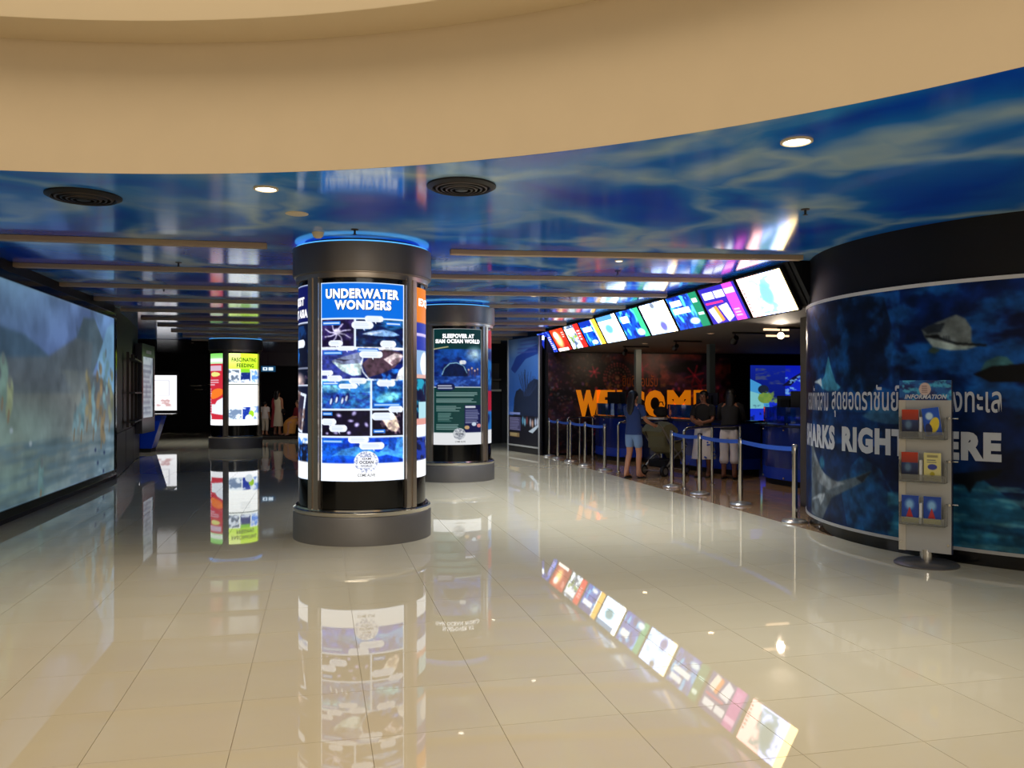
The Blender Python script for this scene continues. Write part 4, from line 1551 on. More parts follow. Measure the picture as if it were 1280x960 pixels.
for r_ in (.36, .30, .22, .13):
    for q in range(int(r_ * 80)):
        a = 2 * PI * q / int(r_ * 80)
        p.ell(1.83 + r_ * math.cos(a), .62 + r_ * math.sin(a), .025, .025, (150, 62, 60) if r_ != .22 else (120, 90, 70))
p.ell(1.83, .62, .06, .06, (150, 100, 70))
for cx_, cy_, rr in ((1.22, .48, .14), (2.5, .4, .2), (3.95, .55, .26), (4.1, .82, .2), (1.3, 1.95, .16)):
    for q in range(6):
        a = q * PI / 3 + cx_
        p.line([(cx_, cy_), (cx_ + rr * math.cos(a), cy_ + rr * math.sin(a))], .04, (206, 46, 70), .8)
for q in range(60):
    x, y = rnd.uniform(.9, 4.9), rnd.uniform(.75, 1.1)
    p.ell(x, y, .04, .05, rnd.choice([(130, 80, 130), (190, 120, 60), (110, 50, 110), (220, 70, 90)]), alpha=.7)
p.blur(3).grain(.3, .2, 207)
p.build('mural_print', lambda u, v: (MWd * u, -.024, MZ1 - MHt * v), M['print'], mur)
b = MB()
for ch, x0, x1 in (('W', 0.724, 1.36), ('E', 1.275, 1.768), ('L', 1.811, 2.136), ('C', 2.114, 2.55), ('O', 2.572, 3.123), ('M', 3.19, 3.839), ('E', 3.929, 4.359)):
    text_into(b, ch, x0, x1, .95, 1.64, lambda x, y, d: (x, -.026 - .03 * d, y), .06, .02)
b.build('welcome_lettering', M['orange'], mur)
b = MB()
text_into(b, 'ยินดีต้อนรับ', 1.962, 2.924, 1.73, 2.06, lambda x, y, d: (x, -.026 - .012 * d, y), .004, .01)
b.build('thai_lettering', M['dim_orange'], mur)

# ---- aquarium video wall
t = empty('video_screen', (12.0, 19.98, 0), 0, 'bright blue aquarium video screen on the black wall behind the counters', 'screen')
MB().box(-1.0, .95, -.08, 0, .78, 2.34).build('screen_body', M['screen_back'], t)
p = Pic(70, 64, 1.8, (16, 40, 190))
p.grad(0, 0, 70, 64, (14, 30, 190), (30, 60, 230))
p.grad(0, 0, 40, 40, (20, 40, 150), (10, 20, 90), .8)
p.poly([(0, 16), (12, 22), (20, 32), (22, 50), (0, 50)], (70, 160, 226))
p.poly([(0, 30), (14, 34), (16, 50), (0, 50)], (130, 206, 214))
p.noise(6, 4, 46, 22, (70, 80, 120), 14, 5, 211, .5, .75, .8)
p.poly([(36, 24), (48, 14), (62, 6), (56, 14), (46, 24)], (20, 20, 60))
p.noise(40, 10, 70, 34, (120, 180, 250), 4, 3, 212, .62, .8, .9)
p.ell(15, 28, 6, 5, (30, 40, 60)).ell(17, 38, 8, 6, (110, 150, 70))
p.noise(10, 30, 70, 44, (130, 160, 70), 6, 5, 213, .5, .75, .8)
p.noise(0, 46, 70, 64, (10, 20, 60), 8, 8, 214, .5, .75, .8)
p.ell(64, 42, 7, 7, (140, 214, 246), soft=.6)
p.build('video_picture', lambda u, v: (-.92 + 1.8 * u, -.083, 2.30 - 1.46 * v), M['video'], t)


# ---- curved blue ticket counters
def counter(x, y, rz, w, label):
    t = empty('ticket_counter', (x, y, 0), rz, label, 'counter', 'blue ticket counters')
    def plan(sx, depth, grow=0.0):
        pts = []
        for k in range(15):                     # bowed front towards -y (local)
            a = -1 + 2 * k / 14
            pts.append((a * (w / 2 + grow), -(depth + grow) * (1 - .45 * abs(a) ** 2.6)))
        return pts + [(w / 2 + grow, .30), (-w / 2 - grow, .30)]
    MB().prism(plan(w, .5, -.05), 0, .10).build('plinth', M['rubber'], t)
    MB().prism(plan(w, .5), .10, .30).build('lower_band', M['bright_blue'], t)
    MB().prism(plan(w, .5, .004), .302, .98).build('counter_body', M['counter_blue'], t)
    MB().prism(plan(w, .5, .05), .985, 1.03).build('worktop', M['counter_top'], t, bevel=.006)
    # raised screen of blue acrylic on steel studs
    pts = plan(w, .46)[:15]
    g = MB()
    outer = pts
    inner = [(px * .985, py + .015) for px, py in pts]
    g.prism(outer + inner[::-1], 1.05, 1.32)
    g.build('blue_screen', M['blue_acrylic'], t)
    for k in (1, 7, 13):
        MB().tube([(pts[k][0], pts[k][1] + .03, 1.0), (pts[k][0], pts[k][1] + .03, 1.10)], .014, 8).build('stud', M['chrome'], t, smooth=40)
    for k in (1, 7, 13):
        q = plan(w, .5)[k]
        MB().ellipsoid((q[0], q[1] - .004, .94), .02, .02, .02, 10, 6).build('stud_cap', M['chrome'], t, smooth=60)
        MB().ellipsoid((q[0], q[1] - .004, .13), .02, .02, .02, 10, 6).build('stud_cap', M['chrome'], t, smooth=60)
    return t


CTRS = [(7.0, 18.55, R(-81), 1.7, 'farthest blue ticket counter, under the W of the mural'),
        (7.78, 15.6, R(-83), 2.5, 'middle blue ticket counter, behind the stroller and customers'),
        (8.05, 12.55, R(-80), 1.6, 'nearest blue ticket counter with curved glossy front under the video screen')]
for c in CTRS:
    counter(*c)


def monitor(loc, rz, label, w=.44, h=.34):
    t = empty('monitor', loc, rz, label, 'monitor', 'monitors on the ticket counters')
    MB().box(-.13, .13, -.09, .09, 0, .015).build('foot', M['screen_back'], t, bevel=.004)
    MB().box(-.03, .03, -.02, .02, .015, .16).build('neck', M['screen_back'], t)
    MB().box(-w / 2, w / 2, -.02, .03, .12, .12 + h).build('display', M['screen_back'], t, bevel=.008)
    MB().box(-w / 4, w / 4, -.06, -.02, .18, .06 + h).build('rear_bulge', M['rubber'], t, bevel=.01)
    return t


def on_counter(k, lx, ly, z=1.032):
    x, y, rz = CTRS[k][:3]
    return (x + lx * math.cos(rz) - ly * math.sin(rz), y + lx * math.sin(rz) + ly * math.cos(rz), z)


monitor(on_counter(0, -.3, .0), CTRS[0][2] + .5, 'black monitor on farthest counter before the letters E and L', .5, .44)
monitor(on_counter(1, -.1, .0), CTRS[1][2] + .5, 'black monitor on the middle counter before the letter M', .5, .42)
monitor(on_counter(2, .0, .05), CTRS[2][2] + .6, 'wide black monitor on nearest counter before the video screen', .62, .44)
monitor(on_counter(2, -.56, .05), CTRS[2][2] + .3, 'smaller black monitor beside the wide one on nearest counter', .36, .36)
# low white-topped desk with a dark rounded bag between the counters
t = empty('white_desk', (7.42, 17.26, 0), R(-82), 'white topped desk between the two farther ticket counters', 'desk')
MB().box(-.38, .38, -.3, .3, .98, 1.02).build('desk_top', M['white_top'], t, bevel=.005)
MB().box(-.36, .36, -.26, .28, .08, .975).build('desk_body', M['counter_top'], t)
MB().box(-.34, .34, -.22, .26, 0, .08).build('plinth', M['rubber'], t)
b = MB().ellipsoid((0, 0, .12), .24, .15, .12, 18, 10)
b.tube([(-.1, 0, .27), (-.06, 0, .34), (.06, 0, .34), (.1, 0, .27)], .012, 8)
o = b.build('bag', M['black_cloth'], smooth=60)
o.location = (7.42, 17.26, 1.022)
o.rotation_euler = (0, 0, R(-82))
tag(o, 'black rounded bag lying on the white desk under the O', 'bag')

# ---- printed full-height banner at the far end of the header
bx0, by0, bx1, by1 = 4.98, 22.0, 5.36, 20.06
Lb = math.hypot(bx1 - bx0, by1 - by0)
t = empty('standing_banner', (bx0, by0, 0), math.atan2(by1 - by0, bx1 - bx0), 'tall blue banner with a dark tree and a lilac caption block, left of mural', 'banner')
MB().box(0, Lb, .01, .07, .0, 3.02).build('banner_board', M['charcoal'], t)
for x0, x1, z0, z1 in ((0, .05, 0, 3.02), (Lb - .05, Lb, 0, 3.02), (.05, Lb - .05, .16, .2)):
    MB().box(x0, x1, -.012, .0095, z0, z1).build('edge_strip', M['stand_grey'], t)
p = Pic(45, 140, 1.7, (52, 104, 186))
p.grad(0, 0, 45, 90, (84, 120, 170), (40, 96, 184))
p.poly([(4, 40), (12, 24), (32, 14), (45, 10), (45, 22), (26, 28), (10, 46)], (22, 50, 130), .85)
p.ell(8, 12, 10, 14, (140, 166, 196), soft=.9, alpha=.7)
for y0 in (3, 8, 13, 18):
    p.rect(18 - (y0 > 10) * 4, y0, 42, y0 + 2, (70, 84, 150), .8)
p.poly([(8, 96), (9, 80), (12, 70), (18, 66), (24, 72), (30, 60), (38, 54), (45, 56), (45, 110), (8, 110)], (26, 34, 52), .92)
rnd = random.Random(11)
for q in range(26):
    x = rnd.uniform(16, 42)
    p.line([(27 + (x - 27) * .3, 76), (x, rnd.uniform(44, 62))], .7, (40, 56, 90), .8)
p.line([(26, 74), (25, 42)], 1.2, (34, 44, 70))
p.rect(0, 102, 45, 140, (24, 24, 34))
p.rect(2, 98, 18, 101, (150, 160, 220))
p.rect(1.5, 104, 19, 122, (74, 70, 106))
p.lines(2.5, 105, 18, 121, 2.2, (160, 156, 196), 3, .7)
p.rect(2, 125, 17, 130.5, (150, 120, 80))
p.lines(3, 126, 16, 130, 2, (230, 210, 150), 4, .7)
for x, c in ((22, (90, 150, 180)), (25, (120, 170, 190)), (28, (120, 60, 60)), (33, (170, 170, 180)), (36, (190, 150, 130)), (40, (170, 180, 200)), (43, (190, 190, 200))):
    p.ell(x, 112 - rnd.random() * 4, 1.8, 7, c, soft=.5)
p.poly([(30, 122), (44, 112), (45, 114), (36, 124)], (196, 206, 214))
p.build('banner_print', lambda u, v: (.05 + (Lb - .1) * u, .006 + 0 * u, 3.0 - 2.78 * v), M['print'], t)
spot('banner_fill_spot', (3.6, 18.6, 3.0), (5.2, 21.0, 1.4), 260, (.75, .86, 1.0), 60)  # unseen spot with no fixture, brightens the banner print

# ---- far service shelf seen between second column and the banner
t = empty('service_counter', (5.05, 25.55, 0), 0, 'dark service counter with pale grey shelf between column and blue banner', 'counter')
MB().box(-.75, .45, -.3, .03, .0, 1.62).build('counter_front', M['black'], t)
MB().box(-.75, .45, -.34, .03, 1.95, 2.02).build('upper_shelf', M['soffit'], t)
MB().box(-.75, .45, -.05, .03, 1.66, 2.5).build('back_panel', M['soffit'], t)
MB().box(-.75, .45, -.36, .03, 1.62, 1.68).build('shelf', M['stand_edge'], t)
MB().box(-.35, -.05, -.3, -.1, 2.02, 2.24).build('dark_box', M['rubber'], t)

# ---- stanchions with blue belts along the ticket line
def make_stanchion(label):
    t = empty('stanchion', (0, 0, 0), 0, label, 'stanchion', 'belt stanchions along the ticket line')
    MB().lathe([(0, 0), (.15, 0), (.153, .012), (.142, .03), (.06, .045), (.04, .055), (0, .055)], 32).build('base', M['satin_steel'], t, smooth=40)
    MB().tube([(0, 0, .05), (0, 0, .83)], .032, 16).build('post', M['chrome'], t, smooth=40)
    MB().lathe([(0, .83), (.037, .83), (.037, .925), (.03, .94), (0, .944)], 20).build('cap', M['chrome'], t, smooth=40)
    return t


ST = [(5.56, 8.93), (5.71, 10.52), (5.69, 11.75), (5.68, 12.76), (5.6, 15.86), (5.56, 17.0), (5.55, 18.05), (5.53, 19.0), (5.52, 19.72)]
SL = ['steel stanchion nearest the camera, beside the end of shark banner', 'second steel stanchion from the shark banner',
      'third steel stanchion from shark banner, before the white skirt', 'steel stanchion beside the stroller, at the belt end',
      'steel stanchion at the far belt end, left of the woman', 'steel stanchion one before the far belt end', 'steel stanchion third from the far belt end',
      'steel stanchion second from the blue tree banner', 'steel stanchion at the foot of the blue tree banner']
proto = make_stanchion(SL[0])
stn = []
for k, (x, y) in enumerate(ST):
    o = proto if k == 0 else copy_tree(proto)
    o.location = (x, y, 0)
    o['label'] = SL[k]
    stn.append(o)
for a, bq in ((0, 1), (1, 2), (2, 3), (4, 5), (5, 6), (6, 7), (7, 8)):
    (xa, ya), (xb, yb) = ST[a], ST[bq]
    L_ = math.hypot(xb - xa, yb - ya)
    ux_, uy_ = (xb - xa) / L_, (yb - ya) / L_
    bl = MB()
    n = 8
    vs, fs = [], []
    for q in range(n + 1):
        tq = q / n
        s_ = .04 + (L_ - .082) * tq
        sag = -.02 * 4 * tq * (1 - tq)
        for sd in (-.002, .002):
            for z in (.855, .91):
                vs.append((ux_ * s_ - uy_ * sd, uy_ * s_ + ux_ * sd, z + sag))
    for q in range(n):
        b0, b1 = 4 * q, 4 * q + 4
        fs += [(b0, b1, b1 + 1, b0 + 1), (b0 + 2, b0 + 3, b1 + 3, b1 + 2), (b0, b0 + 2, b1 + 2, b1), (b0 + 1, b1 + 1, b1 + 3, b0 + 3)]
    fs += [(0, 1, 3, 2), (4 * n, 4 * n + 2, 4 * n + 3, 4 * n + 1)]
    bl.add(vs, fs).build('belt', M['belt'], stn[a])

# ---- fixed steel queue rails leading to the counters
for pts, lab in (([(5.73, 12.4), (6.5, 12.95), (7.2, 13.28)], 'nearest steel queue rail running in to the counters past the customers'),
                 ([(5.68, 15.3), (6.25, 15.6), (6.85, 15.9)], 'middle steel queue rail behind the woman with stroller'),
                 ([(5.62, 18.5), (5.95, 18.6), (6.3, 18.7)], 'farthest steel queue rail beside the patterned mural')):
    t = empty('queue_rail', (pts[0][0], pts[0][1], 0), 0, lab, 'rail', 'fixed queue rails')
    o0 = pts[0]
    for (x, y) in pts:
        MB().tube([(x - o0[0], y - o0[1], 0), (x - o0[0], y - o0[1], .94 if (x, y) == o0 else .985)], .024, 12).build('rail_post', M['chrome'], t, smooth=40)
        MB().lathe([(0, 0), (.05, 0), (.05, .015), (.026, .03)], 16, c=(x - o0[0], y - o0[1], 0)).build('foot_flange', M['chrome'], t, smooth=40)
    path = [(0, 0, .93), ((pts[1][0] - o0[0]) * .06, (pts[1][1] - o0[1]) * .06, .975), ((pts[1][0] - o0[0]) * .14, (pts[1][1] - o0[1]) * .14, .99)] + [(x - o0[0], y - o0[1], .99) for x, y in pts[1:]]
    MB().tube(path, .022, 12).build('hand_rail', M['chrome'], t, smooth=40)

# ---- spot lamps on the ticket soffit
LAMPS = [((7.07, 11.75, 2.60), (4.0, 6.5, 1.7), True, 'glaring spot lamp on the ticket soffit near the shark banner'),
         ((6.9, 12.9, 2.60), (7.6, 16.6, .9), False, 'unlit black spot lamp on a short track above nearest counter'),
         ((6.85, 15.2, 2.60), (7.6, 20.0, 1.4), False, 'unlit black spot lamp on the soffit above the middle counter'),
         ((6.55, 17.2, 2.60), (7.3, 20.0, 1.4), False, 'small black spot lamp nearest the mural on the soffit')]
for loc, tgt, lit, lab in LAMPS:
    t = empty('spot_lamp', loc, 0, lab, 'lamp', 'spot lamps on the ticket soffit')
    d = (Vector(tgt) - Vector(loc)).normalized()
    MB().box(-.05, .55, -.02, .02, -.03, 0).build('track', M['screen_back'], t)
    MB().tube([(0, 0, -.03), (0, 0, -.11)], .012, 8).build('stem', M['screen_back'], t, smooth=40)
    c0 = Vector((0, 0, -.13))
    MB().tube([c0 - d * .07, c0 + d * .08], [.045, .06], 16).build('lamp_head', M['screen_back'], t, smooth=40)
    MB().tube([c0 + d * .081, c0 + d * .086], .052, 16).build('lens', M['lamp_warm'] if lit else M['acrylic'], t, smooth=40)
for x, y, l in ((7.2, 12.1, 'longer pale strip lamp on the ticket soffit'), (8.0, 13.4, 'shorter pale strip lamp on the ticket soffit by spot lamp')):
    o = MB().box(-.22, .22, -.02, .02, -.03, 0).build('strip_lamp', mat('warm_strip', (255, 230, 200), emit=(255, 214, 170), strength=1.6), loc=(x, y, 2.6))
    tag(o, l, 'lamp', 'strip lamps on the ticket soffit')
spot('lit_spot', Vector(LAMPS[0][0]) + Vector((-.06, -.1, -.2)), LAMPS[0][1], 60, (1, .84, .66), 70)
spot('mural_spot', (7.2, 17.6, 2.5), (7.3, 20.0, 1.3), 26, (1, .72, .5), 95, .9)
spot('mural_spot_b', (9.2, 17.8, 2.5), (9.0, 20.0, 1.6), 20, (1, .7, .5), 95, .9)
for x, y in ((6.6, 13.2), (6.6, 16.2), (7.2, 11.0)):  # unseen downlights added to brighten the ticket area
    t = empty('ticket_fill_light', (x, y, 2.60), 0, 'added fill downlight in ticket soffit, ' + {13.2: 'over the customers', 16.2: 'over the stroller', 11.0: 'over the nearest counter'}[y], 'downlight', 'added fill lights in the ticket soffit')
    MB().lathe([(.07, 0), (.07, -.008), (.055, -.01), (.05, 0)], 24).build('trim_ring', M['soffit'], t, smooth=40)
    MB().lathe([(0, -.002), (.052, -.002)], 24).build('lens', M['lamp_warm'], t)
    spot('ticket_fill_beam', (x, y, 2.58), (x, y, 0), 42, (1, .84, .68), 110, .9)

# ================================================================== CEILING FITTINGS
def vent(x, y, r, label):
    t = empty('ceiling_vent', (x, y, H), 0, label, 'vent', 'round ceiling vents')
    MB().lathe([(r, 0), (r, -.012), (r * .86, -.03), (r * .82, -.02), (r * .82, 0)], 40).build('rim', M['vent'], t, smooth=40)
    for k, q in enumerate((.70, .55, .41, .28)):
        MB().lathe([(r * (q + .09), -.006), (r * (q + .05), -.028 - .004 * k), (r * q, -.03 - .004 * k), (r * (q + .03), -.006)], 40).build('vane_ring', M['vent_light'] if k % 2 == 0 else M['vent'], t, smooth=40)
    MB().lathe([(0, -.045), (r * .18, -.04), (r * .2, -.02), (0, -.02)], 30).build('hub', M['vent'], t, smooth=40)
    MB().lathe([(0, -.003), (r * .95, -.003)], 40).build('backing', M['screen_back'], t)
    return t


vent(-1.86, 7.30, .285, 'round black ceiling vent above the projection screen side')
vent(1.06, 6.29, .265, 'round black ceiling vent just beyond nearest column, right side')


def downlight(x, y, r, label, power):
    t = empty('downlight', (x, y, H), 0, label, 'downlight', 'recessed ceiling downlights')
    MB().lathe([(r, 0), (r, -.01), (r * .85, -.014), (r * .8, 0)], 32).build('trim_ring', M['cream_plastic'], t, smooth=40)
    MB().lathe([(0, -.006), (r * .82, -.006)], 32).build('lens', M['lamp'], t)
    spot('downlight_beam', (x, y, H - .03), (x, y, 0), power, (.90, .96, 1), 108, .9, r)


downlight(-.41, 6.72, .095, 'smaller glowing downlight left of nearest column', 110)
downlight(2.94, 4.70, .10, 'large glowing downlight at the right of the blue ceiling', 215)
# small unseen downlights added behind the beams to light the hall floor
for k, (x, y, pw) in enumerate(((3.5, 9.4, 520), (3.4, 13.1, 360), (3.5, 16.8, 320), (3.6, 20.4, 300), (-3.9, 27.6, 260), (1.9, 11.3, 280), (1.0, 27.6, 120), (-3.3, 22.4, 70))):
    downlight(x, y, .05, ['added fill downlight tucked behind a beam, ' + q for q in ('nearest, before the header end', 'before the nearer ticket signs', 'before the farther ticket signs', 'by the tall blue tree banner', 'in the dark slats at the far left', 'beside the second column, near side', 'in the dark slats behind the second column', 'near the blue podium')][k], pw)


def disc(name, x, y, r, h, m, label, cat):
    o = MB().lathe([(0, -h), (r * .7, -h), (r, -h * .4), (r, 0), (0, 0)], 28).build(name, m, smooth=40, loc=(x, y, H))
    return tag(o, label, cat)


disc('ceiling_plate', -.20, 7.6, .10, .012, M['cream_plastic'], 'flat cream ceiling plate left of the nearest column top', 'plate')
t = empty('smoke_detector', (-.02, 8.45, H), 0, 'cream domed smoke detector beside nearest column blue ring', 'detector')
MB().lathe([(0, -.02), (.055, -.02), (.06, 0), (0, 0)], 24).build('mount', M['cream_plastic'], t, smooth=40)
MB().lathe([(0, -.06), (.03, -.055), (.05, -.035), (.052, -.02)], 24).build('dome', M['cream_plastic'], t, smooth=60)


def sprinkler(x, y, label):
    t = empty('sprinkler', (x, y, H), 0, label, 'sprinkler', 'ceiling sprinklers')
    MB().lathe([(0, -.008), (.035, -.008), (.038, 0), (0, 0)], 20).build('escutcheon', M['vent_light'], t, smooth=40)
    MB().tube([(0, 0, -.008), (0, 0, -.05)], .01, 8).build('stem', M['vent'], t, smooth=40)
    MB().lathe([(0, -.052), (.022, -.052), (.022, -.049), (0, -.049)], 12).build('deflector', M['vent'], t)


for x, y, l in ((.33, 8.2, 'small sprinkler in front of the nearest column top'), (4.1, 6.42, 'small sprinkler on blue ceiling near the round right wall'),
                (-1.68, 10.75, 'small sprinkler on left ceiling between first two beams'), (3.78, 10.2, 'small sprinkler on ceiling near the largest backlit sign'), (-2.3, 13.4, 'small sprinkler on far left ceiling beyond third beam')):
    sprinkler(x, y, l)


# ================================================================== PEOPLE
def skin_mesh(verts, edges, name, m, parent, levels=1):
    """verts: (x, y, z, rx, ry); one continuous surface grown around connected joints"""
    me = bpy.data.meshes.new(name)
    me.from_pydata([v[:3] for v in verts], edges, [])
    ob = bpy.data.objects.new(name, me)
    COL.objects.link(ob)
    sk = ob.modifiers.new('skin', 'SKIN')
    sk.use_smooth_shade = True
    for i, v in enumerate(verts):
        d = me.skin_vertices[0].data[i]
        d.radius = (v[3], v[4])
        d.use_root = (i == 0)
    if levels:
        ss = ob.modifiers.new('subsurf', 'SUBSURF')
        ss.levels = ss.render_levels = levels
    dg = bpy.context.evaluated_depsgraph_get()
    out = bpy.data.meshes.new_from_object(ob.evaluated_get(dg))
    bpy.data.objects.remove(ob)
    out.name = name
    out.materials.clear()
    out.materials.append(m)
    out.polygons.foreach_set('use_smooth', [True] * len(out.polygons))
    o = bpy.data.objects.new(name, out)
    COL.objects.link(o)
    o.parent = parent
    return o


def human(label, loc, rz, scale=1.0, arms=None, legs=None, skin='skin', fingers=True, head_turn=0.0, lean=0.0, group=None, hips=.86):
    """facing +y; arms/legs override joint places. Returns root and joint table"""
    t = empty('person', loc, rz, label, 'person', group)
    t.scale = (scale,) * 3
    J = {'shoulder': (.165, 0, 1.295), 'elbow': (.205, -.03, 1.03), 'wrist': (.215, .06, .82), 'hand': (.215, .09, .74),
         'hip': (.085, 0, hips - .06), 'knee': (.09, .02, .46), 'ankle': (.095, -.03, .085), 'toe': (.11, .14, .03)}
    arm = {+1: dict(J), -1: dict(J)}
    for s_ in (1, -1):
        arm[s_] = {k: (v[0] * s_, v[1], v[2]) for k, v in J.items()}
        for src in (arms or {}, legs or {}):
            arm[s_].update(src.get(s_, {}))
    V, E = [], []

    def add(p, r, par=None):
        V.append((p[0], p[1], p[2], r[0], r[1]))
        if par is not None:
            E.append((par, len(V) - 1))
        return len(V) - 1
    dz = hips - .86
    L = lambda z: lean * max(0, (z - .86))
    pel = add((0, 0, hips), (.135, .10))
    wa = add((0, L(1.02), 1.02 + dz), (.115, .085), pel)
    ch = add((0, L(1.18), 1.18 + dz), (.135, .095), wa)
    uc = add((0, L(1.29), 1.29 + dz), (.11, .08), ch)
    nk = add((0, L(1.37) + .005, 1.375 + dz), (.047, .047), uc)
    h0 = L(1.45)
    jw = add((0, h0 + .02, 1.435 + dz), (.058, .068), nk)
    hd = add((0, h0 + .005, 1.50 + dz), (.074, .09), jw)
    tp = add((0, h0 - .005, 1.565 + dz), (.06, .075), hd)
    ns = add((math.sin(head_turn) * -.095, h0 + .01 + .095 * math.cos(head_turn), 1.475 + dz), (.012, .014), hd)
    for s_ in (1, -1):
        A = arm[s_]
        up = lambda p: (p[0], p[1] + L(p[2]), p[2] + dz)
        sh = add(up(A['shoulder']), (.055, .055), uc)
        el = add(up(A['elbow']), (.04, .04), sh)
        wr = add(up(A['wrist']), (.027, .027), el)
        hn = Vector(up(A['hand']))
        ha = add(hn, (.034, .02), wr)
        d = (hn - Vector(up(A['wrist']))).normalized()
        if fingers:
            side = d.cross(Vector((1, 0, 0)) if abs(d.x) < .8 else Vector((0, 1, 0))).normalized()
            nrm_ = d.cross(side)
            for q, ln_ in enumerate((.062, .07, .066, .052)):
                b0 = hn + side * (.024 - .016 * q) + d * .03
                f1 = add(b0, (.009, .009), ha)
                f2 = add(b0 + d * ln_ * .55 - nrm_ * .006 * s_, (.0085, .0085), f1)
                add(b0 + d * ln_ * .9 - nrm_ * .022 * s_, (.0075, .0075), f2)
            th = add(hn + side * .036 - d * .005, (.010, .010), ha)
            add(hn + side * .052 + d * .035, (.0085, .0085), th)
        hp_ = add(A['hip'], (.085, .09), pel)
        kn = add(A['knee'], (.056, .058), hp_)
        cf = add(tuple((Vector(A['knee']) * .62 + Vector(A['ankle']) * .38) + Vector((0, -.012, 0))), (.053, .055), kn)
        an = add(A['ankle'], (.036, .04), cf)
        add(A['toe'], (.04, .024), an)
        # heel
        hv = Vector(A['ankle']) - Vector((0, .035, .045))
        add(hv, (.03, .03), an)
    body = skin_mesh(V, E, 'body', M[skin], t)
    # eyes and ears
    for s_ in (1, -1):
        c = Vector((0, h0 + .005, 1.50 + dz)) + Matrix.Rotation(head_turn, 3, 'Z') @ Vector((.03 * s_, .083, .005))
        MB().ellipsoid(c, .012, .008, .009, 8, 6).build('eye', M['lit_black'], t, smooth=60)
        c = Vector((0, h0 + .005, 1.49 + dz)) + Matrix.Rotation(head_turn, 3, 'Z') @ Vector((.078 * s_, -.005, -.01))
        MB().ellipsoid(c, .012, .02, .03, 8, 6).build('ear', M[skin], t, smooth=60)
    c = Vector((0, h0 + .005, 1.44 + dz)) + Matrix.Rotation(head_turn, 3, 'Z') @ Vector((0, .083, 0))
    MB().ellipsoid(c, .022, .006, .006, 10, 5).build('mouth', M['red_cloth'], t, smooth=60)
    return t, arm, L, dz


def garment(name, m, t, rings, joints=(), levels=1):
    """rings: list of chains [(x, y, z, rx, ry), ...] sharing their first ring"""
    V, E = [], []
    for ci, chain in enumerate(rings):
        prev = None if ci == 0 else joints[ci]
        for v in chain:
            V.append(v)
            if prev is not None:
                E.append((prev, len(V) - 1))
            prev = len(V) - 1
    return skin_mesh(V, E, name, m, t, levels)


def top(m, t, A, L, dz, hem=.86, sleeve=.55, name='shirt'):
    up = lambda p: Vector((p[0], p[1] + L(p[2]), p[2] + dz))
    rows = [(hem, .168, .128), (.88, .164, .125), (1.0, .146, .112), (1.12, .152, .114), (1.22, .168, .116), (1.29, .168, .105), (1.335, .12, .085), (1.362, .062, .06)]
    rows = [r for r in rows if r[0] == hem or r[0] > hem + .01]
    b = MB().loft([((0, L(z), z + dz), rx, ry) for z, rx, ry in rows], 20)
    for s_ in (1, -1):
        S, El, Wr = up(A[s_]['shoulder']), up(A[s_]['elbow']), up(A[s_]['wrist'])
        path, rr = [S + Vector((-.05 * s_, 0, .015)), S, S.lerp(El, min(sleeve, 1.0))], [.062, .066, .058]
        if sleeve > 1:
            path.append(El.lerp(Wr, sleeve - 1))
            rr[-1] = .052
            rr.append(.042)
        b.tube(path, rr, 14)
    return b.build(name, m, t, smooth=60)


def trousers(m, t, A, hips, stop=1.0, flare=0.0, name='trousers', widen=1.0):
    rings, joints = [[(0, 0, hips, .15 * widen, .115 * widen), (0, 0, hips + .10, .128 * widen, .10 * widen)]], [None]
    for s_ in (1, -1):
        Hp, Kn, An = (Vector(A[s_][k]) for k in ('hip', 'knee', 'ankle'))
        c = [(*Hp, .10 * widen, .105 * widen)]
        if stop <= 1.0:
            c.append((*Hp.lerp(Kn, stop * .6), .088 * widen, .09 * widen))
            c.append((*Hp.lerp(Kn, stop), .082 * widen, .084 * widen))
        else:
            c.append((*Kn, .075 * widen, .078 * widen))
            c.append((*Kn.lerp(An, stop - 1), .068 * widen + flare, .068 * widen + flare))
        rings.append(c)
        joints.append(0)
    return garment(name, m, t, rings, joints)


def hair(t, L, dz, m='hair', long_=0.0, turn=0.0):
    h0 = L(1.45)
    b = MB().ellipsoid((0, h0 - .018, 1.525 + dz), .088, .098, .088, 18, 10)
    if long_:
        b.loft([((0, h0 - .055, 1.56 + dz), .06, .04), ((0, h0 - .075, 1.46 + dz), .088, .05), ((0, h0 - .085, 1.36 + dz), .085, .045), ((.0, h0 - .105, 1.36 - long_ * .6 + dz), .075, .04), ((.0, h0 - .11, 1.36 - long_ + dz), .03, .02)], 16)
    return b.build('hair', M[m], t, smooth=60)


def sandals(t, A, m='rubber'):
    for s_ in (1, -1):
        an, toe = Vector(A[s_]['ankle']), Vector(A[s_]['toe'])
        c = an.lerp(toe, .45)
        ang = math.atan2(-(toe.x - an.x), toe.y - an.y)
        mt = Matrix.Rotation(ang, 4, 'Z')
        b = MB().ellipsoid((c.x, c.y, .014), .05, .135, .014, 16, 6, mt)
        b.tube([(c.x - .045, c.y + .02, .02), (c.x, c.y + .03, .075), (c.x + .045, c.y + .02, .02)], .012, 8)
        b.build('shoe', M[m], t, smooth=50)


def cam_heading(right, fwd):
    """rotation that turns local +y to a heading given as camera-right and forward amounts"""
    wx = right * math.cos(YAW) + fwd * math.sin(YAW)
    wy = -right * math.sin(YAW) + fwd * math.cos(YAW)
    return math.atan2(-wx, wy)


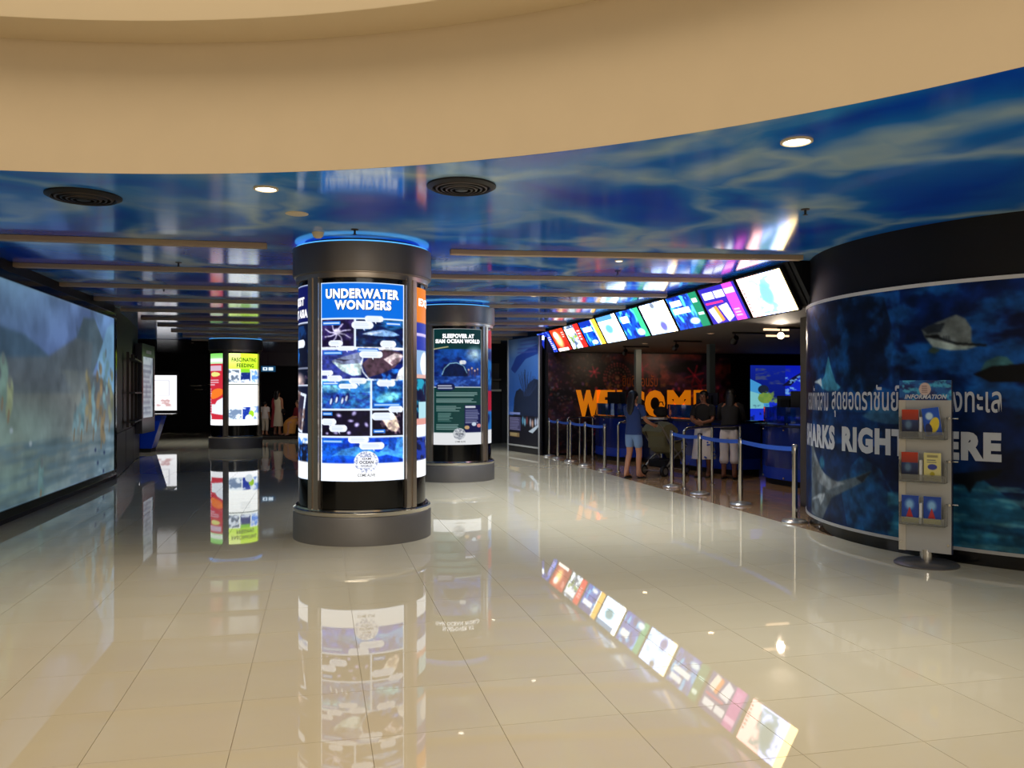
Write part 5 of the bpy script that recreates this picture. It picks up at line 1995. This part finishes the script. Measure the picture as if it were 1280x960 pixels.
# woman pushing the stroller
wh = cam_heading(.72, .69)
push = {s_: {'elbow': (.20 * s_, .10, 1.06), 'wrist': (.20 * s_, .30, .98), 'hand': (.19 * s_, .37, .97)} for s_ in (1, -1)}
step = {1: {'knee': (.09, .05, .46), 'ankle': (.10, .02, .085), 'toe': (.115, .19, .03)}, -1: {'knee': (-.09, .0, .46), 'ankle': (-.10, -.10, .085), 'toe': (-.12, .07, .03)}}
t, A, L, dz = human('woman in navy T-shirt and denim shorts with long black hair, pushing stroller', (5.60, 14.28, 0), wh, 1.0, push, step)
top(M['navy_cloth'], t, A, L, dz, .80, .62)
trousers(M['denim'], t, A, .86, .78, name='shorts')
hair(t, L, dz, 'hair', .20)
sandals(t, A)

# stroller in front of her
st = empty('stroller', Vector((5.60, 14.28, 0)) + Matrix.Rotation(wh, 3, 'Z') @ Vector((0, .98, 0)), wh, 'olive canvas baby stroller with silver tube frame, pushed by the woman', 'stroller')
for s_ in (1, -1):
    x = .24 * s_
    MB().tube([(x, -.56, 1.0), (x, -.44, .92), (x, -.16, .60), (x, .12, .36), (x, .30, .12)], .016, 10).build('frame_tube', M['pram_metal'], st, smooth=40)
    MB().tube([(x, .34, .55), (x, .10, .42), (x, -.18, .28), (x, -.36, .11)], .016, 10).build('frame_tube', M['pram_metal'], st, smooth=40)
    MB().tube([(x, .0, .62), (x, .22, .66), (x, .34, .58)], .014, 8).build('arm_bar', M['rubber'], st, smooth=40)
    for y, r_ in ((.32, .085), (-.37, .10)):
        wl = MB().tube([(x - .03, y, r_), (x + .03, y, r_)], r_, 20)
        w_ = wl.build('wheel', M['rubber'], st, smooth=40)
        MB().tube([(x - .034, y, r_), (x + .034, y, r_)], r_ * .62, 16).build('wheel_hub', M['pram_metal'], w_, smooth=40)
MB().tube([(-.24, -.56, 1.0), (-.1, -.60, 1.0), (.1, -.60, 1.0), (.24, -.56, 1.0)], .02, 10).build('push_handle', M['rubber'], st, smooth=40)
MB().tube([(-.24, -.37, .10), (.24, -.37, .10)], .012, 8).build('axle', M['pram_metal'], st, smooth=40)
MB().tube([(-.24, .32, .085), (.24, .32, .085)], .012, 8).build('axle', M['pram_metal'], st, smooth=40)
# reclined seat, leg rest, basket
def sheet(prof, w, th, name, m):
    """profile in y,z of a padded panel, extruded across x"""
    pts = [Vector((0, y, z)) for y, z in prof]
    b = MB()
    vs, fs = [], []
    n = len(pts)
    for i, p_ in enumerate(pts):
        tq = (pts[min(i + 1, n - 1)] - pts[max(i - 1, 0)]).normalized()
        nn = Vector((0, -tq.z, tq.y)) * th / 2
        for x, sg in ((-w, 1), (w, 1), (w, -1), (-w, -1)):
            q = p_ + nn * sg
            vs.append((x, q.y, q.z))
    for i in range(n - 1):
        for q in range(4):
            fs.append((4 * i + q, 4 * i + (q + 1) % 4, 4 * i + 4 + (q + 1) % 4, 4 * i + 4 + q))
    fs += [(0, 1, 2, 3), (4 * n - 1, 4 * n - 2, 4 * n - 3, 4 * n - 4)]
    b.add(vs, fs)
    return b.build(name, m, st, bevel=.008)


sheet([(-.36, .92), (-.26, .72), (-.12, .46), (.02, .42), (.22, .46), (.34, .30)], .20, .05, 'seat', M['olive_cloth'])
for s_ in (1, -1):
    MB().prism_y([(.195 * s_, .46), (.225 * s_, .46), (.225 * s_, .66), (.195 * s_, .66)], -.16, .2).build('side_panel', M['olive_cloth'], st)
# hood: quarter barrel
b = MB()
vs, fs = [], []
NA, NX = 10, 6
for i in range(NA + 1):
    a = R(150) - R(118) * i / NA
    for j in range(NX + 1):
        x = -.235 + .47 * j / NX
        rr_ = .36 * (1 - .12 * (2 * j / NX - 1) ** 2) + (.012 if i % 3 == 0 else 0)
        vs.append((x, -.18 + rr_ * math.cos(a), .66 + rr_ * math.sin(a)))
for i in range(NA):
    for j in range(NX):
        q = i * (NX + 1) + j
        fs.append((q, q + 1, q + NX + 2, q + NX + 1))
base_n = len(vs)
for sd, j in ((0, 0), (1, NX)):
    x = -.235 + .47 * sd
    vs.append((x, -.18, .66))
    for i in range(NA):
        fs.append((base_n + sd, i * (NX + 1) + j, (i + 1) * (NX + 1) + j))
b.add(vs, fs)
b.build('hood', M['olive_cloth'], st, smooth=50)
MB().box(-.2, .2, -.28, .22, .16, .30).build('basket', M['black_cloth'], st, bevel=.02)
MB().box(-.19, .19, -.30, -.26, .52, .86).build('storage_pouch', M['olive_cloth'], st, bevel=.02)

# customers at the counter
fh = cam_heading(-.35, -.6)
t, A, L, dz = human('woman in black top and white skirt with blue print at the counter', (6.95, 14.2, 0), cam_heading(-.45, -.75), 1.0,
                    {1: {'elbow': (.2, .08, 1.06), 'wrist': (.06, .2, 1.0), 'hand': (0, .22, 1.0)}, -1: {'elbow': (-.2, .08, 1.06), 'wrist': (-.06, .22, 1.02), 'hand': (-.0, .25, 1.03)}}, None, 'skin_dark')
top(M['black_cloth'], t, A, L, dz, .94, .7)
hair(t, L, dz, 'hair')
sk = MB().loft([((0, 0, .99), .14, .108), ((0, 0, .88), .165, .128), ((0, 0, .6), .19, .16), ((0, 0, .34), .225, .19)], 24)
sko = sk.build('skirt', M['white_cloth'], t, smooth=50)
rnd = random.Random(2)
fl = MB()
for q in range(46):
    a, z = rnd.random() * 2 * PI, .36 + rnd.random() ** 1.6 * .3
    rx_ = .225 - (z - .34) * .135 + .003
    c_ = Vector((rx_ * math.cos(a), (rx_ - .035) * math.sin(a), z))
    fl.ellipsoid(c_, .02, .02, .016, 6, 4)
fl.build('flower_print', M['belt'], sko, smooth=60)
sandals(t, A)
t, A, L, dz = human('person in black top and wide white trousers leaning at the counter', (7.22, 13.72, 0), cam_heading(.35, .7), 1.02,
                    {1: {'elbow': (.22, .12, 1.08), 'wrist': (.2, .32, 1.06), 'hand': (.19, .39, 1.06)}, -1: {'elbow': (-.22, .12, 1.08), 'wrist': (-.2, .32, 1.06), 'hand': (-.19, .39, 1.06)}}, None, 'skin_dark', lean=.25)
top(M['black_cloth'], t, A, L, dz, .88, 1.2)
trousers(M['white_cloth'], t, A, .86, 1.55, .03, widen=1.05)
hair(t, L, dz, 'hair', .12)
sandals(t, A)

# visitors in the dark far back, on the carpet
BZ = .10
t, A, L, dz = human('distant woman in long cream dress with dark red sash, standing on dark carpet', (-1.42, 29.6, BZ), cam_heading(.3, .9), .98, fingers=False)
b = MB().loft([((0, 0, .34), .2, .17), ((0, 0, .8), .17, .13), ((0, 0, 1.02), .14, .11), ((0, 0, 1.2), .165, .12), ((0, 0, 1.32), .15, .1), ((0, 0, 1.37), .06, .06)], 18)
b.build('dress', M['cream_cloth'], t, smooth=50)
b = MB().loft([((-.13, -.07, .3), .09, .12), ((-.1, -.06, .9), .08, .09), ((-.13, -.05, 1.22), .07, .09), ((-.1, -.02, 1.33), .05, .07)], 12)
b.build('sash', M['red_cloth'], t, smooth=50)
hair(t, L, dz, 'hair', .1)
MB().ellipsoid((.22, .02, .86), .06, .1, .1, 10, 6).build('handbag', M['black_cloth'], t, smooth=60)
t, A, L, dz = human('distant small child in white clothes beside the woman with red sash', (-1.84, 29.7, BZ), cam_heading(.2, .9), .74, fingers=False)
top(M['white_cloth'], t, A, L, dz, .8, .7)
trousers(M['cream_cloth'], t, A, .86, 1.7)
hair(t, L, dz, 'hair')
sit = {s_: {'hip': (.09 * s_, .05, .44), 'knee': (.13 * s_, .42, .46), 'ankle': (.13 * s_, .42, .085), 'toe': (.14 * s_, .56, .03)} for s_ in (1, -1)}
lap = {s_: {'elbow': (.21 * s_, .05, 1.05), 'wrist': (.12 * s_, .25, .98), 'hand': (.08 * s_, .31, .97)} for s_ in (1, -1)}
t, A, L, dz = human('distant seated person in golden brown wrap behind the nearest column edge', (-.74, 29.55, BZ), cam_heading(-.6, -.5), 1.0, lap, sit, fingers=False, hips=.48)
top(M['red_cloth'], t, A, L, dz, .86, 1.3)
b = MB().loft([((0, .32, .08), .20, .20), ((0, .30, .40), .19, .23), ((0, .20, .54), .17, .24), ((0, .04, .68), .15, .13)], 18)
b.build('wrap', M['gold_cloth'], t, smooth=50)
hair(t, L, dz, 'hair_grey')
seat = empty('bench', (-.74, 29.55, BZ), cam_heading(-.6, -.5), 'low dark bench under the distant seated person', 'bench')
MB().box(-.5, .5, -.40, .03, .30, .375).build('bench_top', M['charcoal'], seat, bevel=.01)
for x in (-.42, .42):
    MB().box(x - .03, x + .03, -.36, .0, 0, .30).build('leg', M['charcoal'], seat)
spot('far_spot', (-.8, 27.6, 3.0), (-1.2, 29.8, .8), 40, (1, .86, .7), 60)
